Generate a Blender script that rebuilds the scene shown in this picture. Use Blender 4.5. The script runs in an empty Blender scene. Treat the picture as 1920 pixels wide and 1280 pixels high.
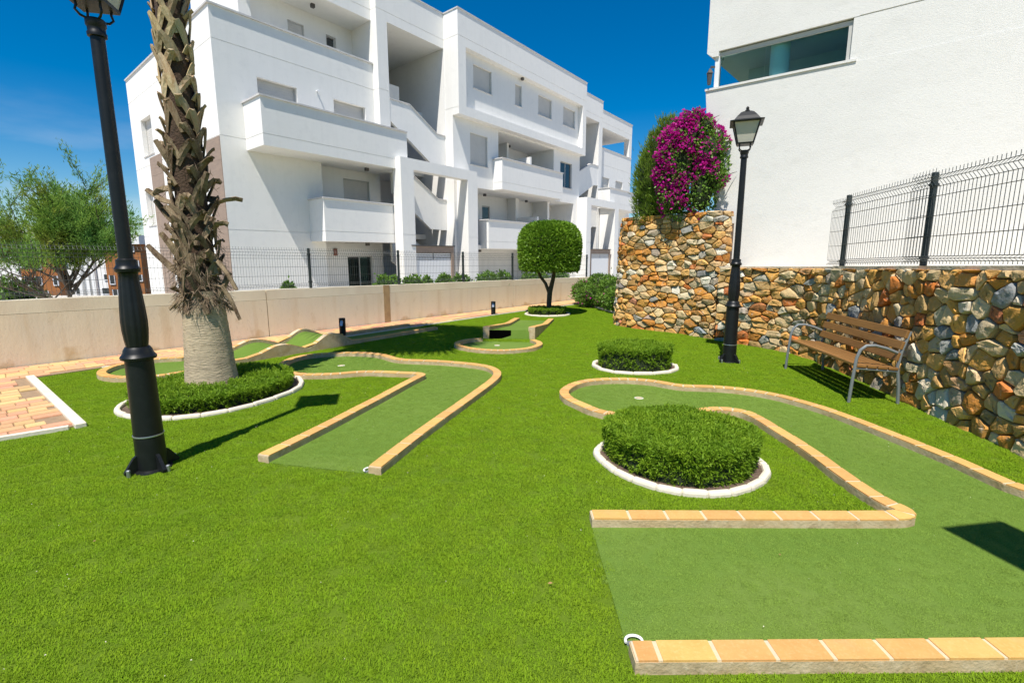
import bpy, bmesh, math, random
import numpy as np
from mathutils import Vector, Matrix
from mathutils.geometry import tessellate_polygon
random.seed(7); rng = np.random.default_rng(7)
PI = math.pi; R = math.radians
S = bpy.context.scene; C = S.collection

# ------------------------------------------------------------------ camera, sky, sun, exposure
EYE = 1.6; FOC = 940.0; PITCH = math.atan(162/940)
cam = bpy.data.cameras.new('camera'); cam.sensor_width = 36; cam.lens = FOC/1920*36; cam.clip_start = .05; cam.clip_end = 3000
camo = bpy.data.objects.new('camera', cam); C.objects.link(camo)
camo.location = (0, 0, EYE); camo.rotation_euler = (PI/2-PITCH, 0, 0); S.camera = camo
SUN_AZ, SUN_EL = R(17.5), R(61.5)          # azimuth the light travels towards, from +Y to +X; elevation
W = bpy.data.worlds.new('World'); S.world = W; W.use_nodes = True
wn, wl = W.node_tree.nodes, W.node_tree.links
sky = wn.new('ShaderNodeTexSky'); sky.sky_type = 'NISHITA'; sky.sun_disc = False
sky.sun_elevation = SUN_EL; sky.sun_rotation = PI+SUN_AZ
sky.altitude = 200; sky.air_density = 1.0; sky.dust_density = .1; sky.ozone_density = 4.5
hs = wn.new('ShaderNodeHueSaturation'); hs.inputs['Saturation'].default_value = 1.5; hs.inputs['Value'].default_value = 1.0
bg = wn['Background']; bg.inputs['Strength'].default_value = .085
wl.new(sky.outputs[0], hs.inputs['Color'])
# a few thin low clouds
wtc = wn.new('ShaderNodeTexCoord'); wmp = wn.new('ShaderNodeMapping'); wmp.inputs['Scale'].default_value = (3.2, 3.2, 13); wl.new(wtc.outputs['Generated'], wmp.inputs[0])
wno = wn.new('ShaderNodeTexNoise'); wno.inputs['Scale'].default_value = 1.0; wno.inputs['Detail'].default_value = 7; wl.new(wmp.outputs[0], wno.inputs['Vector'])
wmr = wn.new('ShaderNodeMapRange'); wmr.inputs['From Min'].default_value = .52; wmr.inputs['From Max'].default_value = .72; wl.new(wno.outputs['Fac'], wmr.inputs['Value'])
wsx = wn.new('ShaderNodeSeparateXYZ'); wl.new(wtc.outputs['Generated'], wsx.inputs[0]); wel = wn.new('ShaderNodeMapRange'); wel.inputs['From Min'].default_value = .24; wel.inputs['From Max'].default_value = .10; wel.inputs['To Max'].default_value = .4; wl.new(wsx.outputs['Z'], wel.inputs['Value'])
wml = wn.new('ShaderNodeMath'); wml.operation = 'MULTIPLY'; wl.new(wmr.outputs[0], wml.inputs[0]); wl.new(wel.outputs[0], wml.inputs[1])
wmx = wn.new('ShaderNodeMix'); wmx.data_type = 'RGBA'; wl.new(wml.outputs[0], wmx.inputs[0]); wl.new(hs.outputs[0], wmx.inputs[6]); wmx.inputs[7].default_value = (7, 7.4, 8, 1); wl.new(wmx.outputs[2], bg.inputs['Color'])
sl = bpy.data.lights.new('sun', 'SUN'); sl.energy = 4.9; sl.angle = R(.5); sl.color = (1, .95, .87)
so = bpy.data.objects.new('sun', sl); C.objects.link(so)
sd = Vector((math.sin(SUN_AZ)*math.cos(SUN_EL), math.cos(SUN_AZ)*math.cos(SUN_EL), -math.sin(SUN_EL)))
so.rotation_euler = sd.to_track_quat('-Z', 'Y').to_euler(); so.location = (-4, -12, 25)
S.view_settings.view_transform = 'Standard'; S.view_settings.look = 'None'; S.view_settings.exposure = .42
S.view_settings.gamma = 1; S.view_settings.use_curve_mapping = False
S.cycles.max_bounces = 6; S.cycles.diffuse_bounces = 3; S.cycles.transparent_max_bounces = 6

# ------------------------------------------------------------------ measuring helper: a point on a level plane seen at a place in the picture
_c, _s = math.cos(PITCH), math.sin(PITCH)
def g(px, py, z=0.0):
    a, b = (px-960)/FOC, (640-py)/FOC
    d = (a, _c+b*_s, -_s+b*_c); t = (z-EYE)/d[2]
    return (d[0]*t, d[1]*t)

# ------------------------------------------------------------------ materials
def lin(c): return tuple(((x/255)/12.92 if x <= 10 else (((x/255)+.055)/1.055)**2.4) for x in c)
MATS = {}
def mat(name, col, rough=.8, var=(), bump=None, rand=0, metal=0, spec=.5, stretch=None, trans=0, attr=None, huerand=0, streak=None, splash=None):
    """var: list of (scale, colour, low, high, detail); bump: list of (scale, strength, distance)"""
    m = bpy.data.materials.new(name); m.use_nodes = True; MATS[name] = m
    n, l = m.node_tree.nodes, m.node_tree.links; p = n['Principled BSDF']
    p.inputs['Roughness'].default_value = rough; p.inputs['Metallic'].default_value = metal
    p.inputs['Specular IOR Level'].default_value = spec
    tc = n.new('ShaderNodeTexCoord'); vec = tc.outputs['Object']
    if stretch:
        mp = n.new('ShaderNodeMapping'); mp.inputs['Scale'].default_value = stretch; l.new(vec, mp.inputs[0]); vec = mp.outputs[0]
    if attr:
        a = n.new('ShaderNodeAttribute'); a.attribute_name = attr; cur = a.outputs['Color']
    else:
        rgb = n.new('ShaderNodeRGB'); rgb.outputs[0].default_value = (*col, 1); cur = rgb.outputs[0]
    for v in var:
        sc, c2, lo, hi = v[:4]; det = v[4] if len(v) > 4 else 4
        t = n.new('ShaderNodeTexNoise'); t.inputs['Scale'].default_value = sc; t.inputs['Detail'].default_value = det; t.inputs['Roughness'].default_value = .62
        l.new(vec, t.inputs['Vector'])
        mr = n.new('ShaderNodeMapRange'); mr.inputs['From Min'].default_value = lo; mr.inputs['From Max'].default_value = hi; l.new(t.outputs['Fac'], mr.inputs['Value'])
        mx = n.new('ShaderNodeMix'); mx.data_type = 'RGBA'; l.new(mr.outputs[0], mx.inputs[0]); l.new(cur, mx.inputs[6]); mx.inputs[7].default_value = (*c2, 1); cur = mx.outputs[2]
    if streak or splash:
        mp2 = n.new('ShaderNodeMapping'); mp2.inputs['Scale'].default_value = (3.5, 3.5, .22) if streak else (1.6, 1.6, 1.6); l.new(tc.outputs['Object'], mp2.inputs[0])
    if streak:
        t = n.new('ShaderNodeTexNoise'); t.inputs['Scale'].default_value = 1.6; t.inputs['Detail'].default_value = 6; l.new(mp2.outputs[0], t.inputs['Vector'])
        mr = n.new('ShaderNodeMapRange'); mr.inputs['From Min'].default_value = .52; mr.inputs['From Max'].default_value = .8; l.new(t.outputs['Fac'], mr.inputs['Value'])
        mx = n.new('ShaderNodeMix'); mx.data_type = 'RGBA'; l.new(mr.outputs[0], mx.inputs[0]); l.new(cur, mx.inputs[6]); mx.inputs[7].default_value = (*streak, 1); cur = mx.outputs[2]
    if splash:      # dried soil splashed up the foot of a wall, ragged upper edge
        sx = n.new('ShaderNodeSeparateXYZ'); l.new(tc.outputs['Object'], sx.inputs[0]); t = n.new('ShaderNodeTexNoise'); t.inputs['Scale'].default_value = 2.6; t.inputs['Detail'].default_value = 7; l.new(tc.outputs['Object'], t.inputs['Vector'])
        ad = n.new('ShaderNodeMath'); ad.operation = 'MULTIPLY_ADD'; ad.inputs[1].default_value = -.9; ad.inputs[2].default_value = .56; l.new(t.outputs['Fac'], ad.inputs[0])
        sm = n.new('ShaderNodeMath'); sm.operation = 'ADD'; l.new(sx.outputs['Z'], sm.inputs[0]); l.new(ad.outputs[0], sm.inputs[1])
        mr = n.new('ShaderNodeMapRange'); mr.inputs['From Min'].default_value = .17; mr.inputs['From Max'].default_value = .05; mr.inputs['To Max'].default_value = .65; l.new(sm.outputs[0], mr.inputs['Value'])
        mx = n.new('ShaderNodeMix'); mx.data_type = 'RGBA'; l.new(mr.outputs[0], mx.inputs[0]); l.new(cur, mx.inputs[6]); mx.inputs[7].default_value = (*splash, 1); cur = mx.outputs[2]
    if rand or huerand:
        oi = n.new('ShaderNodeObjectInfo'); h = n.new('ShaderNodeHueSaturation'); l.new(cur, h.inputs['Color'])
        mr = n.new('ShaderNodeMapRange'); mr.inputs['To Min'].default_value = 1-rand; mr.inputs['To Max'].default_value = 1+rand; l.new(oi.outputs['Random'], mr.inputs['Value']); l.new(mr.outputs[0], h.inputs['Value'])
        if huerand:
            ml = n.new('ShaderNodeMath'); ml.operation = 'MULTIPLY'; ml.inputs[1].default_value = 7.31; l.new(oi.outputs['Random'], ml.inputs[0])
            fr = n.new('ShaderNodeMath'); fr.operation = 'FRACT'; l.new(ml.outputs[0], fr.inputs[0])
            m2 = n.new('ShaderNodeMapRange'); m2.inputs['To Min'].default_value = .5-huerand; m2.inputs['To Max'].default_value = .5+huerand; l.new(fr.outputs[0], m2.inputs['Value']); l.new(m2.outputs[0], h.inputs['Hue'])
        cur = h.outputs[0]
    l.new(cur, p.inputs['Base Color'])
    nrm = None
    for sc, st, dist in (bump or ()):
        t = n.new('ShaderNodeTexNoise'); t.inputs['Scale'].default_value = sc; t.inputs['Detail'].default_value = 5; l.new(vec, t.inputs['Vector'])
        b = n.new('ShaderNodeBump'); b.inputs['Strength'].default_value = st; b.inputs['Distance'].default_value = dist; l.new(t.outputs['Fac'], b.inputs['Height'])
        if nrm: l.new(nrm, b.inputs['Normal'])
        nrm = b.outputs[0]
    if nrm: l.new(nrm, p.inputs['Normal'])
    if trans:
        tr = n.new('ShaderNodeBsdfTranslucent'); l.new(cur, tr.inputs['Color']); mx = n.new('ShaderNodeMixShader'); mx.inputs[0].default_value = trans
        l.new(p.outputs[0], mx.inputs[1]); l.new(tr.outputs[0], mx.inputs[2]); l.new(mx.outputs[0], n['Material Output'].inputs['Surface'])
    return m

mat('white_stucco', (.85, .835, .80), .9, [(.35, (.81, .80, .77), .4, .75), (3, (.77, .76, .735), .52, .85)], [(45, .25, .01), (6, .15, .02)], spec=.2, streak=(.805, .79, .755))
mat('rough_white', (.70, .69, .66), .92, [(.5, (.63, .62, .59), .45, .8), (4, (.61, .60, .565), .55, .9), (60, (.60, .59, .565), .5, .75)], [(26, .14, .02), (80, .35, .01)], spec=.2, stretch=(1, 1, 2.2))
mat('coping', (.62, .6, .58), .8, [(5, (.5, .48, .47), .4, .8)], [(30, .2, .01)])
mat('cladding', (.34, .25, .19), .75, [(3, (.27, .2, .155), .35, .75)], [(20, .2, .01)], stretch=(1, 1, 5))
mat('shutter', (.62, .595, .55), .6, [(2, (.57, .55, .51), .4, .7)], spec=.3)
mat('window_frame', (.5, .49, .46), .5)
mat('white_metal', (.78, .79, .8), .45)
mat('dark_fitting', (.07, .065, .06), .5)
def glass(name, col, rough=.05):
    m = mat(name, col, rough, spec=.8); return m
glass('dark_glass', (.02, .03, .035)); glass('teal_glass', (.02, .075, .085))
def clear_glass(name, tint, gl):
    m = bpy.data.materials.new(name); m.use_nodes = True; MATS[name] = m; n, l = m.node_tree.nodes, m.node_tree.links
    for x in list(n): n.remove(x)
    t = n.new('ShaderNodeBsdfTransparent'); t.inputs[0].default_value = (*tint, 1); g_ = n.new('ShaderNodeBsdfGlossy'); g_.inputs['Roughness'].default_value = .03; g_.inputs[0].default_value = (.75, .9, .95, 1)
    fz_ = n.new('ShaderNodeFresnel'); fz_.inputs[0].default_value = gl; mx = n.new('ShaderNodeMixShader'); o = n.new('ShaderNodeOutputMaterial')
    l.new(fz_.outputs[0], mx.inputs[0]); l.new(t.outputs[0], mx.inputs[1]); l.new(g_.outputs[0], mx.inputs[2]); l.new(mx.outputs[0], o.inputs[0])
clear_glass('villa_glass', (.72, .9, .9), 1.22)
clear_glass('window_glass', (.5, .62, .58), 1.5)
mat('curtain', (.42, .5, .47), .9, [(9, (.3, .38, .36), .4, .7)], stretch=(3, 3, .1))
mat('interior', (.5, .56, .56), .9)
mat('concrete', (.72, .635, .475), .93, [(.7, (.64, .55, .395), .42, .8), (2.4, (.66, .60, .48), .5, .85), (7, (.47, .37, .22), .62, .9), (40, (.5, .43, .32), .6, .8)], [(35, .3, .008), (5, .25, .015)], stretch=(1, 1, .5), spec=.2, streak=(.60, .49, .33), splash=(.48, .33, .15))
mat('concrete_light', (.74, .67, .51), .93, [(.9, (.58, .48, .35), .45, .85), (8, (.5, .4, .28), .66, .9)], [(35, .3, .008)], stretch=(1, 1, .5), spec=.2)
mat('rust_joint', (.42, .29, .14), .9, [(4, (.3, .2, .1), .4, .7)])
mat('paver', (.62, .36, .17), .85, [(5, (.55, .30, .15), .4, .75), (40, (.68, .43, .24), .5, .8)], [(120, .3, .004)], rand=.14, huerand=.03)
mat('paver_base', (.33, .22, .13), .95, [(20, (.25, .17, .1), .4, .7)])
mat('kerb_white', (.70, .63, .50), .85, [(7, (.6, .53, .42), .5, .85)], [(40, .4, .008)])
mat('kerb_concrete', (.52, .41, .25), .93, [(9, (.33, .24, .13), .45, .75), (30, (.60, .49, .33), .5, .8), (3, (.47, .32, .15), .46, .75)], [(60, .6, .008), (14, .4, .01)], spec=.15)
mat('kerb_tile', (.63, .355, .115), .85, [(11, (.57, .30, .09), .4, .8), (70, (.68, .42, .17), .5, .85), (3, (.52, .32, .14), .55, .85)], [(90, .35, .004)], rand=.09, huerand=.008, spec=.2)
mat('mortar', (.64, .50, .31), .95, [(25, (.52, .44, .33), .4, .8)], [(90, .4, .004)])
mat('lawn_base', (.14, .225, .013), .95, [(150, (.06, .115, .008), .42, .62), (1.3, (.145, .22, .018), .4, .7)], [(300, .8, .01)], spec=.1)
mat('lane_turf', (.145, .235, .036), .95, [(170, (.07, .14, .018), .45, .62, 6), (.9, (.165, .25, .045), .42, .72), (5, (.13, .215, .034), .45, .7), (95, (.27, .33, .13), .66, .78), (.5, (.155, .225, .045), .5, .7)], [(190, .9, .008), (60, .3, .006)], spec=.1)
mat('grass_blade', (.222, .365, .014), .8, [(.7, (.262, .385, .02), .42, .7), (5, (.19, .32, .013), .5, .75)], rand=.1, huerand=.006, spec=.15, trans=.35)
mat('lane_blade', (.225, .345, .055), .85, [(.8, (.26, .37, .075), .42, .72)], rand=.07, spec=.1, trans=.25)
mat('paving_light', (.55, .5, .42), .9, [(1.5, (.48, .43, .36), .4, .7)])
mat('soil', (.12, .08, .055), .95, [(25, (.2, .14, .1), .45, .7), (90, (.05, .035, .025), .5, .7)], [(60, .8, .02)])
mat('ground', (.3, .26, .2), .95, [(2, (.22, .19, .15), .4, .7)])
mat('black_paint', (.008, .009, .0095), .42, [(14, (.014, .015, .016), .5, .8)], [(30, .06, .004)], spec=.35)
mat('lamp_glass', (.72, .69, .60), .35, trans=.35)
mat('lamp_base_plate', (.66, .56, .36), .6)
mat('silver_band', (.42, .44, .46), .35, metal=.8)
mat('bench_wood', (.24, .115, .03), .5, [(6, (.17, .08, .022), .4, .7), (40, (.29, .145, .042), .5, .8)], [(60, .2, .003)], stretch=(1, .08, 1), rand=.08)
mat('bench_steel', (.24, .26, .265), .5, metal=.4)
mat('fence_paint', (.02, .028, .027), .5)
mat('fence_wire', (.045, .055, .054), .5)
mat('hedge_leaf', (.20, .34, .018), .6, [(9, (.31, .46, .028), .45, .7), (3, (.15, .28, .016), .45, .75)], spec=.25, trans=.4)
mat('ficus_leaf', (.15, .28, .02), .45, [(5, (.23, .38, .03), .45, .7)], spec=.35, trans=.25)
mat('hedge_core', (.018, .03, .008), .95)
mat('cypress_leaf', (.21, .32, .035), .7, [(3, (.06, .11, .015), .4, .7)], spec=.25, trans=.25)
mat('bract', (.47, .008, .24), .6, [(4, (.62, .02, .36), .4, .7)], spec=.2, trans=.4)
mat('bush_leaf', (.11, .22, .025), .5, [(5, (.17, .29, .035), .4, .7)], spec=.35, trans=.25)
mat('tamarisk_leaf', (.20, .33, .05), .7, [(1.2, (.36, .36, .06), .5, .72), (.8, (.09, .26, .08), .48, .72)], spec=.2, trans=.35)
mat('bark', (.09, .065, .045), .9, [(12, (.05, .037, .027), .4, .7)], [(30, .6, .02)])
mat('palm_bark', (.50, .405, .27), .92, [(3, (.36, .295, .205), .4, .72), (16, (.26, .205, .135), .52, .68)], [(14, .5, .02), (40, .45, .01)], stretch=(1, 1, 5), spec=.15)
mat('palm_core', (.07, .04, .022), .95, [(14, (.05, .03, .016), .4, .7)], [(40, 1, .02)])
mat('palm_boot', (.39, .29, .165), .8, [(5, (.25, .15, .07), .45, .68), (3, (.33, .29, .2), .5, .75), (50, (.52, .44, .31), .52, .75)], [(45, .5, .006)], rand=.42, huerand=.015, stretch=(4, 4, 1), spec=.2)
mat('palm_boot_old', (.25, .185, .11), .85, [(4, (.09, .055, .032), .44, .62), (50, (.40, .33, .23), .52, .75)], [(45, .6, .008)], rand=.3, stretch=(3, 3, 1), spec=.15)
mat('palm_fibre', (.22, .155, .10), .95)
mat('palm_leaf', (.07, .14, .02), .5, [(3, (.1, .17, .03), .4, .7)], trans=.25)
mat('stone', (.4, .3, .2), .85, [(9, (.36, .24, .12), .56, .85), (16, (.52, .46, .36), .58, .85), (45, (.22, .17, .12), .62, .85)], [(9, .7, .03), (40, .6, .014)], attr='tint', spec=.25)
mat('stone_core', (.21, .155, .10), .95, [(20, (.13, .09, .055), .4, .7)], [(30, .8, .03)])
mat('stone_cap', (.58, .50, .38), .92, [(6, (.45, .37, .26), .45, .8)], [(30, .6, .02)])
mat('orange_cladding', (.36, .135, .035), .8, [(.6, (.3, .11, .03), .4, .7)])
mat('cup_white', (.8, .8, .76), .5)
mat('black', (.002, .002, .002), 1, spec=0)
mat('dry_leaf', (.35, .2, .08), .8, rand=.3)
mat('red_sign', (.22, .07, .04), .6)
mat('asphalt', (.06, .06, .06), .9)
mat('car_paint', (.05, .055, .065), .3)

# ------------------------------------------------------------------ mesh helpers
class M:
    def __init__(s): s.v = []; s.f = []
    def add(s, vs, fs):
        o = len(s.v); s.v += [tuple(p) for p in vs]; s.f += [tuple(i+o for i in q) for q in fs]; return s
    def box(s, x0, x1, y0, y1, z0, z1):
        return s.add([(x0,y0,z0),(x1,y0,z0),(x1,y1,z0),(x0,y1,z0),(x0,y0,z1),(x1,y0,z1),(x1,y1,z1),(x0,y1,z1)],
                     [(0,3,2,1),(4,5,6,7),(0,1,5,4),(1,2,6,5),(2,3,7,6),(3,0,4,7)])
    def hexa(s, b, t):
        return s.add(list(b)+list(t), [(0,3,2,1),(4,5,6,7),(0,1,5,4),(1,2,6,5),(2,3,7,6),(3,0,4,7)])
    def prism(s, poly, z0, z1):
        n = len(poly); a = sum(poly[i][0]*poly[(i+1)%n][1]-poly[(i+1)%n][0]*poly[i][1] for i in range(n))
        if a < 0: poly = poly[::-1]
        vs = [(x, y, z0) for x, y in poly]+[(x, y, z1) for x, y in poly]
        tri = tessellate_polygon([[Vector((x, y, 0)) for x, y in poly]])
        fs = []
        for t in tri:
            p = [poly[i] for i in t]; ar = (p[1][0]-p[0][0])*(p[2][1]-p[0][1])-(p[2][0]-p[0][0])*(p[1][1]-p[0][1])
            t = t if ar > 0 else t[::-1]
            fs.append(tuple(i+n for i in t)); fs.append(tuple(t[::-1]))
        fs += [(i, (i+1)%n, (i+1)%n+n, i+n) for i in range(n)]
        return s.add(vs, fs)
    def tube(s, pts, rad, n=6, caps=True):
        pts = [Vector(p) for p in pts]; k = len(pts); rad = rad if hasattr(rad, '__len__') else [rad]*k
        vs, fs = [], []; up = None
        for i, p in enumerate(pts):
            d = (pts[min(i+1, k-1)]-pts[max(i-1, 0)]).normalized()
            if up is None: up = Vector((0, 0, 1)) if abs(d.z) < .9 else Vector((1, 0, 0))
            a = d.cross(up).normalized(); b = a.cross(d).normalized(); up = b
            vs += [p+(a*math.cos(2*PI*j/n)+b*math.sin(2*PI*j/n))*rad[i] for j in range(n)]
        for i in range(k-1):
            for j in range(n): fs.append((i*n+j, i*n+(j+1)%n, (i+1)*n+(j+1)%n, (i+1)*n+j))
        if caps: fs.append(tuple(range(n))[::-1]); fs.append(tuple((k-1)*n+j for j in range(n)))
        return s.add(vs, fs)
    def lathe(s, prof, n=24, cx=0, cy=0):
        vs, fs = [], []
        for r, z in prof: vs += [(cx+r*math.cos(2*PI*j/n), cy+r*math.sin(2*PI*j/n), z) for j in range(n)]
        for i in range(len(prof)-1):
            for j in range(n): fs.append((i*n+j, i*n+(j+1)%n, (i+1)*n+(j+1)%n, (i+1)*n+j))
        fs.append(tuple(range(n))[::-1]); fs.append(tuple((len(prof)-1)*n+j for j in range(n)))
        return s.add(vs, fs)

ORG = {}
def empty(name, loc=(0,0,0), rz=0):
    o = bpy.data.objects.new(name, None); C.objects.link(o); o.location = loc; o.rotation_euler.z = rz; o.empty_display_size = .1
    ORG[o.name] = loc; return o
def obj(name, mb, m, parent=None, smooth=False, local=False, bevel=0):
    """one mesh object; mesh given in world coordinates unless local; stored relative to its thing's base"""
    off = (0,0,0)
    if parent is not None and not local: off = ORG.get(parent.name, (0,0,0))
    if isinstance(mb, M):
        me = bpy.data.meshes.new(name)
        me.from_pydata([(x-off[0], y-off[1], z-off[2]) for x, y, z in mb.v], [], mb.f)
    else: me = mb
    if m is not None: me.materials.clear() if len(me.materials) else None; me.materials.append(MATS[m] if isinstance(m, str) else m)
    if smooth:
        me.polygons.foreach_set('use_smooth', [True]*len(me.polygons)); me.set_sharp_from_angle(angle=R(38))
    o = bpy.data.objects.new(name, me); C.objects.link(o)
    if parent is not None: o.parent = parent; ORG[o.name] = off if not local else (0,0,0)
    if bevel:
        b = o.modifiers.new('bevel', 'BEVEL'); b.width = bevel; b.segments = 2; b.limit_method = 'ANGLE'
    return o
def tag(o, label, cat, group=None, kind=None):
    o['label'] = label; o['category'] = cat
    if group: o['group'] = group
    if kind: o['kind'] = kind
    return o
def struct(o): o['kind'] = 'structure'; return o
def thing(name, label, cat, loc=(0,0,0), group=None, rz=0): return tag(empty(name, loc, rz), label, cat, group)
def copy_tree(o, parent=None):
    c = o.copy(); C.objects.link(c); c.parent = parent
    for ch in list(o.children): copy_tree(ch, c)
    return c
def np_mesh(name, V, F):
    """V (n,3), F (m,k) uniform k"""
    me = bpy.data.meshes.new(name); V = np.asarray(V, np.float32); F = np.asarray(F, np.int32); k = F.shape[1]
    me.vertices.add(len(V)); me.vertices.foreach_set('co', V.ravel())
    me.loops.add(F.size); me.loops.foreach_set('vertex_index', F.ravel())
    me.polygons.add(len(F)); me.polygons.foreach_set('loop_start', np.arange(0, F.size, k, dtype=np.int32)); me.polygons.foreach_set('loop_total', np.full(len(F), k, np.int32))
    me.update(calc_edges=True); return me
def leaves(P, D, length, width, sd_len=.3, fold=True):
    """diamond leaves at points P pointing along D; returns V,F (quads)"""
    n = len(P); D = D/np.linalg.norm(D, axis=1, keepdims=True)
    r = rng.normal(size=(n, 3)); A = np.cross(D, r); A /= np.linalg.norm(A, axis=1, keepdims=True)+1e-9
    L = (length*(1+sd_len*rng.uniform(-1, 1, n)))[:, None]; Wd = (width*(1+.3*rng.uniform(-1, 1, n)))[:, None]
    B = np.cross(D, A)
    v0 = P; v2 = P+D*L; v1 = P+D*L*.45+A*Wd/2+B*Wd*.15; v3 = P+D*L*.45-A*Wd/2+B*Wd*.15
    V = np.stack([v0, v1, v2, v3], 1).reshape(-1, 3); F = np.arange(4*n).reshape(n, 4)
    return V, F
def resample(pts, step):
    pts = [Vector(p) for p in pts]; out = []
    for a, b in zip(pts[:-1], pts[1:]):
        k = max(1, int((b-a).length/step)); out += [a.lerp(b, i/k) for i in range(k)]
    return out+[pts[-1]]
def smooth_path(pts, it=2, closed=False):
    pts = [Vector(p) for p in pts]
    for _ in range(it):
        q = [] if closed else [pts[0]]
        n = len(pts)
        for i in range(n if closed else n-1):
            a, b = pts[i], pts[(i+1) % n]; q += [a.lerp(b, .25), a.lerp(b, .75)]
        if not closed: q.append(pts[-1])
        pts = q
    return pts
def inside(x, y, poly):
    r = False; j = len(poly)-1
    for i in range(len(poly)):
        xi, yi = poly[i][0], poly[i][1]; xj, yj = poly[j][0], poly[j][1]
        if (yi > y) != (yj > y) and x < (xj-xi)*(y-yi)/(yj-yi)+xi: r = not r
        j = i
    return r
def np_inside(X, Y, poly):
    r = np.zeros(len(X), bool); j = len(poly)-1
    for i in range(len(poly)):
        xi, yi = poly[i][0], poly[i][1]; xj, yj = poly[j][0], poly[j][1]
        if yi != yj: r ^= ((yi > Y) != (yj > Y)) & (X < (xj-xi)*(Y-yi)/(yj-yi)+xi)
        j = i
    return r
def np_dist(X, Y, line):
    d = np.full(len(X), 1e9)
    for a, b in zip(line[:-1], line[1:]):
        ax, ay, bx, by = a[0], a[1], b[0], b[1]; L2 = (bx-ax)**2+(by-ay)**2+1e-12
        t = np.clip(((X-ax)*(bx-ax)+(Y-ay)*(by-ay))/L2, 0, 1); d = np.minimum(d, np.hypot(X-ax-t*(bx-ax), Y-ay-t*(by-ay)))
    return d

# ------------------------------------------------------------------ the setting: ground, terrace, path
struct(obj('ground', M().box(-400, 400, -60, 900, -5, -4.0), 'ground'))
WALL_A = Vector((-7.183, 6.861)); WALL_D = Vector((.6466, .7628)); WALL_N = Vector((.7628, -.6466))     # concrete boundary wall: start, run, towards the lawn
lawn_poly = [(-30, -14), (20, -14), (20, 16), (6, 26), (4.2, 20.3), (-30, -20.1+.2)]
# the lawn stops at the concrete wall; a single sheet under path, lanes and beds
def wl_pt(t, n=0): p = WALL_A+WALL_D*t+WALL_N*n; return (p.x, p.y)
lawn_poly = [wl_pt(-12, -.15), (-15, -13), (9, -13), (9, 22), wl_pt(17.5, -.15)]
struct(obj('lawn', M().prism(lawn_poly, -4.2, 0), 'lawn_base'))
struct(obj('street_ground', M().prism([(-40, 2), (60, 2), (60, 70), (-4, 70), (-4, 27), (-40, 27)], -4.1, -.545), 'paving_light'))
# paved path: along the wall, with an arm towards the left
EDGE = [(-4.097, 4.579), (-6.316, 6.415), (-5.889, 7.029), (-4.403, 8.474), (-3.30, 9.75), (-1.776, 11.75), (-.55, 13.35), (.39, 14.5), (2.206, 16.5), (3.6, 18.0)]
path_poly = [(-9.2, .55), (-4.53, 4.10)]+EDGE+[wl_pt(16.2), wl_pt(-8)]
path = struct(obj('paved_path', M().prism(path_poly, .0, .012), 'paver_base'))
ORG[path.name] = (0,0,0)
# pavers laid in courses along the wall
pav_me = {}
def paver_mesh(l, w):
    k = (round(l, 3), round(w, 3))
    if k not in pav_me:
        mb = M(); e = .004; mb.hexa([(-l/2,-w/2,0),(l/2,-w/2,0),(l/2,w/2,0),(-l/2,w/2,0)], [(-l/2+e,-w/2+e,.012),(l/2-e,-w/2+e,.012),(l/2-e,w/2-e,.012),(-l/2+e,w/2-e,.012)])
        me = bpy.data.meshes.new('paver'); me.from_pydata(mb.v, [], mb.f); me.materials.append(MATS['paver']); pav_me[k] = me
    return pav_me[k]
cand = []
n = .03
while n < 6.2:
    w = .15; t = -9+random.random()*.2
    while t < 16.2:
        l = random.choice((.15, .22, .22, .3)); tc, nc = t+l/2, n+w/2
        corners = [wl_pt(tc+a*l/2, nc+b*w/2) for a in (-1, 1) for b in (-1, 1)]
        if all(inside(x, y, path_poly) for x, y in corners):
            x, y = wl_pt(tc, nc); cand.append((math.hypot(x, y), x, y, l-.007, w-.007))
        t += l
    n += w
ang = math.atan2(WALL_D.y, WALL_D.x)
def in_frame(x, y, z=0, m=30):
    dx, dy, dz = x, y, z-EYE; fw = dy*_c-dz*_s; up = dy*_s+dz*_c
    return fw > .1 and -m < 960+FOC*dx/fw < 1920+m and -m < 640-FOC*up/fw < 1280+m
vis = sorted([c for c in cand if in_frame(c[1], c[2])]); near = vis[:290]; nset = set(near); rest = [c for c in cand if c not in nset]
for _, x, y, l, w in near:
    o = bpy.data.objects.new('paver', paver_mesh(l, w)); C.objects.link(o); o.parent = path; o.location = (x, y, .013+random.random()*.003); o.rotation_euler.z = ang
mb = M()
for _, x, y, l, w in rest:
    ca, sa = math.cos(ang), math.sin(ang)
    q = [(x+ca*a*l/2-sa*b*w/2, y+sa*a*l/2+ca*b*w/2) for a, b in ((-1,-1),(1,-1),(1,1),(-1,1))]
    mb.hexa([(a, b, .013) for a, b in q], [(a, b, .0255) for a, b in q])
o = obj('paver_courses', mb, 'paver', path); o['kind'] = 'stuff'
def strip(name, a, b, w, z0, z1, m, parent):
    a, b = Vector(a), Vector(b); d = (b-a).normalized(); nn = Vector((-d.y, d.x))*w/2
    return obj(name, M().prism([tuple(a+nn), tuple(b+nn), tuple(b-nn), tuple(a-nn)], z0, z1), m, parent, bevel=.006)
strip('edging_stone', (-4.05, 4.51), (-6.34, 6.42), .085, -.02, .042, 'kerb_white', path)
strip('edging_stone', (-4.13, 4.47), (-9.0, .45), .05, -.02, .038, 'kerb_white', path)
for a, b in zip(EDGE[2:-1], EDGE[3:]):
    strip('edging_stone', a, b, .035, -.02, .022, 'kerb_white', path)

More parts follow.
